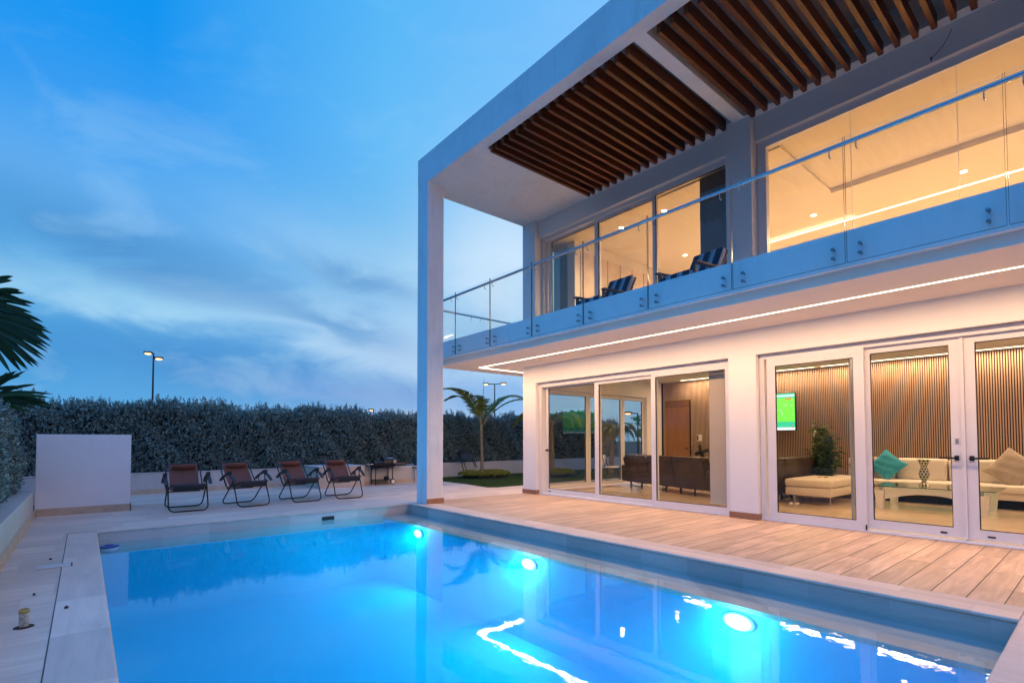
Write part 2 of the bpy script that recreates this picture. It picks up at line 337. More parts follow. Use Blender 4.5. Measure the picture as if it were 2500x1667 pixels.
def fabric(name,base,var=0.2,rough=0.85,bs=0.3,scale=180):
    m,N,out=newmat(name); c=coords(N,'Object'); f=noise(N,c,7,4); w=noise(N,c,scale,2)
    k=N.m('ADD',N.m('MULTIPLY',f,0.7),N.m('MULTIPLY',w,0.5),clamp=True)
    col=N.mix(k,tuple(x*(1-var) for x in base)+(1,),tuple(min(1,x*(1+var)) for x in base)+(1,))
    h=N.m('ADD',N.m('MULTIPLY',noise(N,c,9,3,0.5,0.5),1.0),N.m('MULTIPLY',w,0.1))
    principled(N,out,col,rough,0,0.3,bump(N,h,bs,0.02),0,0.15); return m
M['brownmesh']=fabric('brown_sling_fabric',(0.150,0.062,0.046))
M['pillowbrown']=fabric('brown_headrest',(0.17,0.062,0.040))
M['leather']=simple('dark_brown_leather',(0.050,0.028,0.019),0.34,0,0.3,5,0.15,30,'Object')
M['cream']=fabric('cream_upholstery',(0.74,0.66,0.55),0.06,0.8,0.25)
M['creamleather']=simple('cream_leather',(0.68,0.58,0.43),0.45,0,0.06,5,0.05,40,'Object')
M['teal']=fabric('teal_cushion',(0.03,0.30,0.40),0.15,0.8,0.5)
M['taupe']=fabric('taupe_cushion',(0.36,0.29,0.22),0.12,0.8,0.6)
M['lacquer']=simple('white_lacquer',(0.74,0.70,0.62),0.25,0,0.04)
M['leafin']=simple('houseplant_leaf',(0.045,0.095,0.025),0.35,0,0.5,9)
M['soil']=simple('soil',(0.05,0.03,0.02),0.9,0,0.4,20,0.5)
def leaf(name,c1,c2,rough=0.5,trans=0.25,attr=True):
    m,N,out=newmat(name)
    if attr:
        a=N.n('ShaderNodeAttribute'); a.attribute_name='tone'; f=a.outputs['Fac']
    else: f=noise(N,coords(N,'World'),4,4)
    col=N.mix(f,(*c1,1),(*c2,1))
    p=N.n('ShaderNodeBsdfPrincipled'); N.l(col,p.inputs['Base Color']); p.inputs['Roughness'].default_value=rough; p.inputs['Specular IOR Level'].default_value=0.4
    tr=N.n('ShaderNodeBsdfTranslucent'); N.l(col,tr.inputs[0]); mx=N.n('ShaderNodeMixShader'); mx.inputs[0].default_value=trans
    N.l(p.outputs[0],mx.inputs[1]); N.l(tr.outputs[0],mx.inputs[2]); N.l(mx.outputs[0],out.inputs[0]); return m
M['hedge']=leaf('silver_hedge_leaf',(0.045,0.075,0.062),(0.42,0.55,0.49),0.5,0.15)
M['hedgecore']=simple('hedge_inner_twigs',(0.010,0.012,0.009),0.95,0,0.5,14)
M['palm']=leaf('palm_leaflet',(0.08,0.12,0.025),(0.27,0.29,0.06),0.45,0.3)
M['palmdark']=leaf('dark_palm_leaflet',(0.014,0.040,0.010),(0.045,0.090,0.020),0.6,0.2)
M['trunk']=simple('palm_trunk_bark',(0.30,0.20,0.11),0.8,0,0.35,12,0.4,30,'Object',stretch=(1,1,4))
M['crownshaft']=simple('palm_crownshaft',(0.36,0.28,0.11),0.5,0,0.25,8)
M['bushleaf']=leaf('golden_groundcover_leaf',(0.10,0.14,0.02),(0.36,0.34,0.06),0.5,0.3)
M['grass']=leaf('lawn_blade',(0.03,0.07,0.012),(0.09,0.15,0.03),0.6,0.3)
M['lawnbase']=simple('lawn_soil',(0.035,0.065,0.015),0.95,0,0.4,9,0.5,40)
M['treeleaf']=leaf('bright_tree_leaf',(0.03,0.20,0.05),(0.08,0.42,0.12),0.5,0.35)
M['farleaf']=leaf('far_tree_leaf',(0.006,0.012,0.010),(0.020,0.030,0.022),0.7,0.1)
M['ground']=simple('rough_ground',(0.10,0.09,0.07),0.95,0,0.4,0.5)
M['bark']=simple('grey_bark',(0.10,0.08,0.06),0.9,0,0.4,9,0.4)
M['lampmetal']=simple('lamp_post_metal',(0.06,0.05,0.05),0.5,0.4)
M['sodium']=emit('sodium_lamp_glow',(1.0,0.50,0.20),3.0)
M['strip']=emit('led_strip_glow',(1.0,0.78,0.52),9.0)
M['stripin']=emit('indoor_led_glow',(1.0,0.78,0.50),7.0)
M['downglow']=emit('downlight_glow',(1.0,0.86,0.62),28)
m,N,out=newmat('pool_lamp_lens'); tc=N.n('ShaderNodeTexCoord'); ln=N.n('ShaderNodeVectorMath',operation='LENGTH'); N.l(tc.outputs['Object'],ln.inputs[0])
rr_=N.m('DIVIDE',ln.outputs['Value'],0.135,clamp=True); e=N.n('ShaderNodeEmission'); N.l(N.ramp(rr_,[(0.0,(0.9,1,1)),(0.5,(0.55,0.95,1.0)),(0.9,(0.03,0.62,0.95)),(1.0,(0.01,0.50,0.90))]),e.inputs[0])
N.l(N.m('ADD',0.7,N.m('MULTIPLY',N.m('POWER',N.m('SUBTRACT',1.0,rr_),0.8),22.0)),e.inputs[1]); N.l(e.outputs[0],out.inputs[0]); M['poolglow']=m
# ------------------------------------------------------------ levels
ZR,ZT=6.4826,7.0714; YF=2.8955; ZS=3.017; YB=8.35; XE=13.0
ZW=-0.163
PX0,PX1,PY0,PY1=0.1064,8.752,-5.048,-0.2165
# ------------------------------------------------------------ ground and paving
def ring(name,x0,x1,y0,y1,hx0,hx1,hy0,hy1,z0,z1,mt):
    mb=MB()
    for a in ((x0,x1,y0,hy0),(x0,x1,hy1,y1),(x0,hx0,hy0,hy1),(hx1,x1,hy0,hy1)):
        if a[1]-a[0]>1e-4 and a[3]-a[2]>1e-4: mb.box(a[0],a[1],a[2],a[3],z0,z1)
    return mb
g=MB(); g.add([(-900,-900,-0.12),(PX0-1.2,-900,-0.12),(PX0-1.2,900,-0.12),(-900,900,-0.12)],[(0,1,2,3)])
g.add([(PX0-1.2,-900,-0.12),(900,-900,-0.12),(900,PY0-1.2,-0.12),(PX0-1.2,PY0-1.2,-0.12)],[(0,1,2,3)])
g.add([(PX0-1.2,PY1+1.2,-0.12),(900,PY1+1.2,-0.12),(900,900,-0.12),(PX0-1.2,900,-0.12)],[(0,1,2,3)])
g.add([(PX1+1.2,PY0-1.2,-0.12),(900,PY0-1.2,-0.12),(900,PY1+1.2,-0.12),(PX1+1.2,PY1+1.2,-0.12)],[(0,1,2,3)])
struct('ground',g,M['ground'])
d=MB(); d.box(0.0,13,0.182,9,-0.11,0.0); struct('deck',d,M['deck'])
# far paving: beyond the pool's far edge (coping flush), to the planter; runs past the house end too
p=MB(); p.box(-5.6,0.0,-5.85,3.3,-0.11,0.0); p.box(-1.55,0.0,3.3,12,-0.11,0.0); struct('far_paving',p,M['trav'])
p=MB(); p.box(0.0,13,-5.85,-5.362,-0.11,0.0); struct('side_paving',p,M['trav2'])
p=MB(); p.box(0.0,PX0+1e-3,-5.355,0.178,-0.11,0.002)
def slab_nose(mb,x0,x1,y0,y1,ex):  # coping slab; ex: which edge is the bullnose
    prof=[]; r=0.015; z0,z1=-0.03,0.003
    for k in range(7):
        a=-PI/2+PI*k/6; prof.append((math.cos(a)*r,(z0+z1)/2+math.sin(a)*(z1-z0)/2))
    if ex=='y+': mb.prism([(y0,z0)]+[(y1-r+u,v) for u,v in prof]+[(y0,z1)],'x',x0,x1)
    if ex=='y-': mb.prism([(y1,z0)]+[(y0+r-u,v) for u,v in prof]+[(y1,z1)],'x',x0,x1)
    if ex=='x+': mb.prism([(x0,z0)]+[(x1-r+u,v) for u,v in prof]+[(x0,z1)],'y',y0,y1)
    if ex=='x-': mb.prism([(x1,z0)]+[(x0+r-u,v) for u,v in prof]+[(x1,z1)],'y',y0,y1)
cop=MB()
slab_nose(cop,0.0,PX1+0.001,PY1,0.178,'y-'); slab_nose(cop,PX0-0.04,PX1+0.001,-5.355,PY0,'y+')
slab_nose(cop,-0.001,PX0,PY0,PY1,'x+'); slab_nose(cop,PX1,PX1+0.42,-5.355,0.178,'x-')
cop.box(0.0,PX1+0.42,PY1+0.02,0.178,-0.11,-0.031); cop.box(0.0,PX1+0.42,-5.355,PY0-0.02,-0.11,-0.031)
cop.box(PX1+0.02,PX1+0.42,PY0-0.02,PY1+0.02,-0.11,-0.031)
struct('coping',cop,M['coping'])
p=MB(); p.box(PX1+0.42,13,-5.85,0.182,-0.11,0.0); struct('near_paving',p,M['trav2'])
# ------------------------------------------------------------ pool shell, ledge, water
m,N,out=newmat('pool_blue_finish'); c=coords(N,'World'); f=noise(N,c,2.0,4)
principled(N,out,N.mix(f,(0.03,0.64,0.86,1),(0.05,0.70,0.90,1)),0.6); M['poolblue']=m
wl=0.02
x0,x1,y0,y1=PX0-0.012,PX1+0.012,PY0-0.012,PY1+0.012
tb=MB()
for a in ((x0-wl,x0,y0-wl,y1+wl),(x1,x1+wl,y0-wl,y1+wl),(x0,x1,y0-wl,y0),(x0,x1,y1,y1+wl)): tb.box(*a,-0.32,-0.031)
LE=-0.775; LZ=-0.205
tb.box(x0,x1,LE,y1,LZ-0.04,LZ)
struct('pool_tile_band',tb,M['pooltile'])
sh=MB()
ZB=-1.35
sh.box(x0-0.1,x1+0.1,y0-0.1,y1+0.1,ZB-0.1,ZB)
for a in ((x0-0.1,x0,y0-0.1,y1+0.1),(x1,x1+0.1,y0-0.1,y1+0.1),(x0,x1,y0-0.1,y0)): sh.box(*a,ZB,-0.32)
sh.box(x0,x1,LE+0.02,y1+0.1,ZB,LZ-0.041)
struct('pool',sh,M['poolblue'])
m,N,out=newmat('pool_water')
g=N.n('ShaderNodeNewGeometry')
c1=coords(N,'World',(1.0,1.0,1.0)); n1=noise(N,c1,1.7,3,0.5,0.3); n2=noise(N,c1,9.0,3,0.5,0.6)
h=N.m('ADD',N.m('MULTIPLY',n1,0.38),N.m('ADD',N.m('MULTIPLY',n2,0.15),N.m('MULTIPLY',noise(N,c1,30.0,2),0.012)))
nm=bump(N,h,0.10,0.03)
fr=N.n('ShaderNodeFresnel'); fr.inputs['IOR'].default_value=1.33; N.l(nm,fr.inputs['Normal'])
tr=N.n('ShaderNodeBsdfTransparent'); tr.inputs[0].default_value=(0.93,0.98,1,1)
gl=N.n('ShaderNodeBsdfGlossy'); gl.inputs['Roughness'].default_value=0.0; N.l(nm,gl.inputs['Normal'])
mx=N.n('ShaderNodeMixShader'); N.l(N.m('MULTIPLY',fr.outputs[0],N.m('SUBTRACT',1.0,g.outputs['Backfacing'])),mx.inputs[0]); N.l(tr.outputs[0],mx.inputs[1]); N.l(gl.outputs[0],mx.inputs[2]); N.l(mx.outputs[0],out.inputs[0])
vs=N.n('ShaderNodeVolumeScatter'); vs.inputs['Color'].default_value=(0.0,0.72,1.0,1); vs.inputs['Density'].default_value=0.20; vs.inputs['Anisotropy'].default_value=0.0
va=N.n('ShaderNodeVolumeAbsorption'); va.inputs['Color'].default_value=(0.0,0.88,0.97,1); va.inputs['Density'].default_value=1.0
ad=N.n('ShaderNodeAddShader'); N.l(vs.outputs[0],ad.inputs[0]); N.l(va.outputs[0],ad.inputs[1]); N.l(ad.outputs[0],out.inputs['Volume'])
M['water']=m
w=MB(); w.box(x0-0.01,x1+0.01,y0-0.01,y1+0.01,ZB-0.02,ZW); struct('water',w,M['water'])
LPOS=[(1.43,'at the far end of the pool, under the white column reflection'),(4.275,'midway along the house side of the pool'),(7.035,'nearest the camera on the house side of the pool')]
for k,(lx,txt) in enumerate(LPOS):
    t=thing('pool_light','glowing round underwater lamp '+txt,'pool light',(lx,LE,-0.345),0,'underwater lamps along the house side of the pool')
    MB().lathe([(0.126,0.0),(0.126,-0.003),(0.1235,-0.004),(0.1215,-0.004)],(0,0,0),28,'y').build('trim_ring',M['poolblue'],t,True)
    MB().lathe([(0.1215,-0.004),(0.10,-0.012),(0.05,-0.018),(0.002,-0.02)],(0,0,0),28,'y').build('lens',M['poolglow'],t,True)
    for k_ in kids(t): k_.scale=(1.15,1,0.62)
    ld=bpy.data.lights.new('pool_lamp','SPOT'); ld.energy=P_POOL; ld.color=(0.02,0.68,0.84); ld.spot_size=R(136); ld.spot_blend=0.6; ld.shadow_soft_size=0.07
    lo=bpy.data.objects.new('lamp_beam',ld); COL.objects.link(lo); lo.parent=t; lo.location=(0,-0.06,0); lo.rotation_euler=(R(90-38),0,R(180))
    ld=bpy.data.lights.new('pool_lamp_halo','POINT'); ld.energy=P_POOL*0.08; ld.color=(0.10,0.82,0.92); ld.shadow_soft_size=0.06
    lo=bpy.data.objects.new('lamp_halo',ld); COL.objects.link(lo); lo.parent=t; lo.location=(0,-0.12,0)
# skimmer slot on far wall and float
t=thing('skimmer','dark slot of the pool skimmer in the far pool wall','skimmer',(x0,-1.84,-0.125))
mb=MB(); mb.box(0,0.006,-0.11,0.11,-0.036,-0.030); mb.box(0,0.006,-0.11,0.11,0.022,0.03); mb.box(0,0.006,-0.11,-0.104,-0.03,0.022); mb.box(0,0.006,0.104,0.11,-0.03,0.022); mb.build('surround',M['plastic'],t)
MB().box(0,0.003,-0.104,0.104,-0.03,0.022).build('opening',M['gasket'],t)
t=thing('chlorine_float','round blue and white chlorine float on the water in the far left corner','pool float',(0.62,-4.93,ZW))
MB().lathe([(0.02,-0.03),(0.085,-0.025),(0.10,-0.004),(0.10,0.016),(0.092,0.02)],n=28).build('float_body',simple('float_white',(0.55,0.6,0.62),0.4),t,True)
MB().lathe([(0.100,0.018),(0.108,0.022),(0.108,0.034),(0.08,0.042),(0.045,0.045),(0.04,0.056),(0.004,0.058)],n=28).build('float_cap',simple('float_blue',(0.015,0.05,0.25),0.4),t,True)
# ------------------------------------------------------------ HOUSE
H=thing('house','modern white two storey house with lit rooms, glass balcony and wooden roof beams','house',(0,0,0))
def part(name,mb,mt,parent=None,smooth=False,label=None):
    o=mb.build(name,mt,parent or H,smooth)
    if label: o['label']=label
    return o
part('column',MB().bbox(0,0.4,0,0.377,0.0035,ZR+0.01,0.008,2),M['fascia'])
sk=MB(); sk.box(0.4,0.416,-0.002,0.392,0.0036,0.10); sk.box(0.15,0.4,0.377,0.392,0.0036,0.10); part('skirting',sk,M['skirt'])
# roof frame
rf=MB()
for a in ((0,XE,0,0.21),(0,XE,2.857,9.0),(0,2.1,0.21,2.857),(5.27,5.465,0.21,2.857),(11.2,XE,0.21,2.857)): rf.box(*a,ZR,6.95)
rf.box(0,XE,0,9.0,6.951,ZT)
part('roof',rf,M['fascia'])
cap=MB(); cap.box(2.1,5.27,0.21,2.857,6.93,6.949); cap.box(5.465,11.2,0.21,2.857,6.93,6.949); part('roof_lining',cap,simple('roof_lining_paint',(0.26,0.22,0.23),0.8))
xs=[2.13+0.04]+[2.318+i*0.189 for i in range(16)]
xs=[2.318+i*0.189-0.0 for i in range(16)]; xs=[2.19]+xs[0:]
xs2=[5.632+i*0.1875 for i in range(30)]
for x in xs+xs2:
    if 5.2<x<5.5: continue
    b=MB(); jz=random.uniform(-0.006,0.006); jx=random.uniform(-0.006,0.006)
    b.bbox(-0.030+jx,0.030+jx,0.235,2.852,6.392+jz,6.565,0.005,1); b.v=[(v[0],v[1],v[2]) for v in b.v]
    part('wood_beam',b,M['beam']).location=(x,0,0)
# upper facade
UF=3.262   # balcony floor
wall=MB()
wall.box(0,0.4446,YF,3.30,UF,ZR); wall.box(5.13,5.556,YF,3.30,UF,ZR); wall.box(10.9,XE,YF,3.30,UF,ZR)
wall.box(0.4446,5.13,3.016,3.26,6.079,ZR); wall.box(5.556,10.9,3.016,3.26,6.079,ZR)
part('upper_wall',wall,M['wall'])
# lower facade
wall=MB()
wall.box(0,XE,YF,3.20,2.607,ZS); wall.box(0,0.4446,YF,3.20,0.004,2.607); wall.box(5.1275,5.5757,YF,3.20,0.004,2.607); wall.box(10.9,XE,YF,3.2,0.004,2.607)
part('lower_wall',wall,M['wall'])
for a,b2 in ((0.0,0.4446),(5.1275,5.5757)):
    sk=MB(); sk.box(a-0.014,b2+0.014,YF-0.014,YF,0.0,0.10); sk.box(b2,b2+0.014,YF,YF+0.12,0.0,0.10); part('skirting',sk,M['skirt'])
# end wall (X=0) with windows, back wall, partitions
ew=MB()
ew.box(0,0.22,3.20,3.55,0.004,2.9); ew.box(0,0.22,7.62,YB+0.3,0.004,2.9); ew.box(0,0.22,3.55,7.62,2.52,2.9)
ew.box(0,0.22,3.20,YB+0.3,2.9,3.14)
ew.box(0,0.22,3.30,3.62,3.142,ZR); ew.box(0,0.22,3.95,9.0,3.142,ZR); ew.box(0,0.22,3.62,3.95,6.2,ZR); ew.box(0,0.22,3.62,3.95,3.142,3.4)
ew.box(0,XE,YB+0.3,9.0,0.004,3.14)
ew.box(0.22,XE,8.6,9.0,3.142,ZR)
part('outer_wall',ew,M['wall'])
# slabs
sl=MB(); sl.box(-1.285,XE,1.207,YF,ZS,3.14); sl.box(-1.285,0,YF,9.0,ZS,3.14); part('balcony_slab',sl,M['ceil'])
up=MB(); up.box(-1.365,XE,1.127,1.33,3.141,3.54); up.box(-1.365,-1.165,1.33,9.0,3.141,3.54); part('balcony_upstand',up,M['parapet'])
MBf=MB(); MBf.box(-1.165,XE,1.33,2.8955,3.141,UF-0.002); part('balcony_floor',MBf,M['trav'])
# interior shells
fl=MB(); fl.box(0.22,XE,3.2,YB+0.3,-0.1,0.006); part('ground_floor',fl,M['floor'])
cl=MB(); cl.box(0.22,XE,3.2,YB,3.0,3.13); part('lower_ceiling',cl,M['inwall'])
uf=MB(); uf.box(0.22,XE,3.3,8.6,3.141,3.27); part('upper_floor',uf,M['floor'])
ru=MB(); ru.box(0.86,1.10,3.56,8.6,3.271,5.98); part('bedroom_partition',ru,M['inwall'])
ru=MB()
for i in range(9):
    ru.box(1.10,1.125,3.75+i*0.5,4.20+i*0.5,3.3,5.75)
part('wardrobe_panels',ru,simple('cream_panel',(0.74,0.62,0.52),0.6))
uc=MB(); uc.box(0.22,5.84,3.3,8.6,5.981,6.10); uc.box(5.84,XE,5.55,8.6,5.93,6.10); uc.box(5.84,XE,3.3,5.55,6.03,6.10); part('upper_ceiling',uc,M['inwall'])
pw=MB(); pw.box(5.25,5.45,3.3,7.0,3.271,5.98) if False else pw.box(0.22,XE,8.45,8.6,3.271,5.929); part('upper_back_wall',pw,M['inwall'])
for a,b2 in ((6.0,7.05),(9.0,10.2)):
    MB().box(a,b2,8.36,8.449,3.3,5.45).build('wardrobe_box',simple('brown_panel',(0.5,0.38,0.28),0.6),H)  # wardrobe boxes in one even brown
# slatted wall: slats + dark backing, with a flush veneer door
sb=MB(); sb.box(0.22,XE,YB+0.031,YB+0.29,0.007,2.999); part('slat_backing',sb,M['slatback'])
s=MB(); sd_=MB(); x=0.30
while x<12.6:
    if 0.34<x<1.20: a_=(2.44,2.998)
    else: a_=(0.10,2.998)
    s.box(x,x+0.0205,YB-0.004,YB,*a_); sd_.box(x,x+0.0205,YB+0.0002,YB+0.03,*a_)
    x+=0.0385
SW=part('slatted_wall',s,M['slat']); sd_.build('slat_body',M['slatback'],SW)  # bodies blackened: shade between the slats is put into their colour
dr=part('interior_door',MB().box(0.36,1.16,YB+0.005,YB+0.028,0.01,2.25),M['door'])
MB().box(0.36,1.16,YB+0.001,YB+0.028,2.26,2.43).build('door_transom',simple('transom_veneer',(0.22,0.10,0.06),0.5),H)
hd=MB(); hd.lathe([(0.025,0),(0.025,-0.02),(0.01,-0.02),(0.01,-0.05)],(1.09,YB+0.004,1.02),14,'y'); hd.tube([(1.09,YB-0.04,1.02),(0.98,YB-0.04,1.02)],0.009); hd.build('handle',M['black'],dr,True)
ou=part('wall_switch',MB().bbox(1.40,1.56,YB-0.012,YB-0.001,1.24,1.42,0.004,1),M['lacquer']); MB().box(1.41,1.455,YB-0.015,YB-0.0121,1.26,1.40).build('socket',M['black'],ou)
# LED strips -----------------------------------------------------------
def area(parent,loc,sx,sy,power,color,rot=(0,0,0),name='strip_lamp',spread=180):
    ld=bpy.data.lights.new(name,'AREA'); ld.shape='RECTANGLE'; ld.size=sx; ld.size_y=sy; ld.energy=power; ld.color=color; ld.spread=R(spread)
    lo=bpy.data.objects.new(name,ld); COL.objects.link(lo); lo.parent=parent; lo.location=loc; lo.rotation_euler=rot; return lo
def strip(x0,x1,y0,y1,z,mt,ppm,color):
    L=max(x1-x0,y1-y0)
    o=part('led_strip',MB().box(x0,x1,y0,y1,z-0.007,z-0.001),mt)
    return area(o,((x0+x1)/2,(y0+y1)/2,z-0.02),(x1-x0),(y1-y0),ppm*L,color)
strip(-0.66,5.45,2.054,2.067,ZS,M['strip'],P_STRIP,LED); strip(5.47,12.5,2.054,2.067,ZS,M['strip'],P_STRIP,LED)
strip(-0.66,-0.63,2.08,8.5,ZS,M['strip'],P_STRIP*0.8,LED)
# indoor strips
strip(1.05,4.6,8.10,8.13,3.0,M['stripin'],P_IN*0.165,LEDLOW); strip(4.75,12.5,8.10,8.13,3.0,M['stripin'],P_IN*0.165,LEDLOW)
strip(3.9,12.5,7.10,7.14,5.93,M['stripin'],P_IN*0.5,LEDIN)
# general room lighting: recessed downlights (real fittings, the ones seen in the photo plus the same grid further in)
def downlight(x,y,z,power,lc=LEDIN):
    o=part('downlight',MB().lathe([(0.045,0),(0.045,-0.004),(0.03,-0.006),(0.002,-0.006)],(x,y,z),18),M['downglow'],None,True)
    ld=bpy.data.lights.new('downlight_bulb','SPOT'); ld.spot_size=R(150); ld.spot_blend=0.8; ld.energy=power; ld.color=lc; ld.shadow_soft_size=0.05
    lo=bpy.data.objects.new('downlight_bulb',ld); COL.objects.link(lo); lo.parent=o; lo.location=(x,y,z-0.10)
for x,y,z in ((2.24,3.85,5.98),(3.33,3.85,5.98),(2.23,6.46,5.98),(5.23,6.45,5.98),(7.62,6.45,5.93),(3.4,6.46,5.98),(10.2,6.45,5.93)): downlight(x,y,z,90)
for x,y in ((1.6,4.6),(4.2,4.4),(6.6,4.6),(9.0,4.6),(1.8,6.6),(6.6,6.4),(9.2,6.4)): downlight(x,y,3.0,70,LEDLOW)
# ------------------------------------------------------------ doors and windows
def rect_frame(x0,x1,y0,y1,z0,z1,w,wb=None,axis='x'):
    wb=wb or w; mb=MB()
    if axis=='x':
        mb.box(x0,x0+w,y0,y1,z0,z1); mb.box(x1-w,x1,y0,y1,z0,z1); mb.box(x0+w,x1-w,y0,y1,z1-w,z1); mb.box(x0+w,x1-w,y0,y1,z0,z0+wb)
    else:
        mb.box(x0,x1,y0,y0+w,z0,z1); mb.box(x0,x1,y1-w,y1,z0,z1); mb.box(x0,x1,y0+w,y1-w,z1-w,z1); mb.box(x0,x1,y0+w,y1-w,z0,z0+wb)
    return mb
def sash(name,x0,x1,y,z0,z1,w,wb,dep=0.045,parent=None,handle=None,axis='x',mt=None):
    if axis=='x':
        o=part(name,rect_frame(x0,x1,y,y+dep,z0,z1,w,wb),mt or M['alu'],parent)
        rect_frame(x0+w,x1-w,y+0.012,y+dep-0.012,z0+wb,z1-w,0.009).build('gasket',M['gasket'],o)
        MB().box(x0+w+0.009,x1-w-0.009,y+dep/2-0.003,y+dep/2+0.003,z0+wb+0.009,z1-w-0.009).build('glass',M['glass'],o)
    else:
        o=part(name,rect_frame(y,y+dep,x0,x1,z0,z1,w,wb,'y'),mt or M['alu'],parent)
        rect_frame(y+0.012,y+dep-0.012,x0+w,x1-w,z0+wb,z1-w,0.009,None,'y').build('gasket',M['gasket'],o)
        MB().box(y+dep/2-0.003,y+dep/2+0.003,x0+w+0.009,x1-w-0.009,z0+wb+0.009,z1-w-0.009).build('glass',M['glass'],o)
    return o
def lever(o,x,y,z,dirx):
    mb=MB(); mb.bbox(x-0.022,x+0.022,y-0.012,y,z-0.03,z+0.03,0.003,1); mb.box(x-0.012,x+0.012,y-0.05,y-0.012,z-0.012,z+0.012)
    a,b2=(x-0.02,x+0.16) if dirx>0 else (x-0.16,x+0.02); mb.bbox(a,b2,y-0.062,y-0.044,z-0.011,z+0.011,0.003,1); mb.build('handle',M['black'],o)
def latch(o,x,y,z): MB().bbox(x-0.035,x+0.035,y-0.006,y,z-0.01,z+0.01,0.004,2).build('drain_cap',M['black'],o)
# lower opening 1
df=rect_frame(0.452,5.122,2.99,3.16,0.004,2.60,0.10,0.035); df.box(0.452,5.122,2.96,2.99,0.004,0.022)
DF=part('door_frame',df,M['alu'])
o=sash('sliding_door',0.60,2.24,3.085,0.04,2.545,0.075,0.10); lever(o,0.64,3.085,1.03,1); latch(o,0.72,3.085,0.085)
o=sash('sliding_door',2.13,3.66,3.035,0.032,2.535,0.105,0.10)
o=sash('sliding_door',3.565,5.11,2.985,0.026,2.535,0.09,0.11)
# white roller blind behind right part
bl=MB(); bl.box(4.62,5.11,3.19,3.194,0.15,2.40); bl.box(4.62,5.11,3.165,3.225,2.41,2.55); part('roller_blind',bl,simple('grey_blind_cloth',(0.66,0.60,0.55),0.9,0,0.04))
# lower opening 2
df=rect_frame(5.585,10.9,2.99,3.16,0.004,2.60,0.075,0.03); df.box(5.585,10.9,2.96,2.99,0.004,0.022); part('door_frame',df,M['alu'])
o=sash('sliding_door',5.70,7.0,2.985,0.03,2.53,0.125,0.115); MB().box(6.985,7.003,2.975,2.985,0.03,0.10).build('end_stop',M['black'],o)
rb=MB(); rb.box(6.80,6.82,3.05,3.16,0.05,2.5); part('inner_door_edge',rb,simple('blue_grey_edge',(0.45,0.5,0.55),0.3,0.4))
o=sash('sliding_door',6.96,7.995,3.04,0.055,2.54,0.10,0.115); lever(o,7.945,3.04,1.03,-1); latch(o,7.80,3.04,0.10)
MB().bbox(7.935,7.965,3.03,3.04,1.21,1.27,0.003,1).build('lock',M['alu_dark'],o)
part('door_mullion',MB().box(7.997,8.033,3.02,3.10,0.045,2.55),M['alu'])
o=sash('sliding_door',8.036,9.4,3.04,0.055,2.54,0.10,0.115); lever(o,8.085,3.04,1.03,1); latch(o,8.24,3.04,0.10)
o=sash('sliding_door',9.35,10.8,3.075,0.055,2.54,0.10,0.115)
# upper opening 1
df=rect_frame(0.455,5.125,3.10,3.26,UF+0.002,6.078,0.075,0.04); part('window_frame',df,M['alu'])
o=sash('balcony_door',0.60,2.16,3.20,UF+0.05,6.04,0.08,0.09)
hh=MB(); hh.tube([(0.66,3.15,4.02),(0.66,3.11,4.05),(0.66,3.10,4.14),(0.66,3.11,4.23),(0.66,3.15,4.26)],0.010); hh.bbox(0.625,0.645,3.185,3.20,4.0,4.28,0.004,1); hh.build('handle',M['black'],o,True)
sash('balcony_door',2.06,3.62,3.15,UF+0.05,6.02,0.085,0.09)
sash('balcony_door',3.555,5.11,3.102,UF+0.05,6.02,0.055,0.09)
cu=MB(); cu.box(4.45,5.11,3.275,3.281,UF+0.1,6.0); part('curtain',cu,simple('dark_blind_cloth',(0.26,0.22,0.20),0.9))
# upper opening 2: frameless panes
df=MB(); df.box(5.562,10.9,3.09,3.20,5.965,6.078); df.box(5.562,5.70,3.09,3.20,UF+0.002,5.965); df.box(5.70,10.9,3.09,3.20,UF+0.002,3.33); part('window_frame',df,M['alu'])
for a,b2 in ((5.705,6.866),(6.874,8.028),(8.036,9.2),(9.208,10.9)):
    part('window_pane',MB().box(a,b2,3.13,3.14,3.331,5.964),M['glass'])
    part('pane_joint',MB().box(b2+0.002,b2+0.006,3.13,3.14,3.331,5.964),M['alu'])
# end wall windows (lower)
for a,b2 in ((3.555,5.12),(5.13,6.59),(6.60,7.615)):
    sash('end_window',a,b2,0.06,0.06,2.51,0.085,0.09,0.05,None,None,'y')
part('end_window_pane',MB().box(0.10,0.108,3.62,3.95,3.4,6.2),M['glass'])
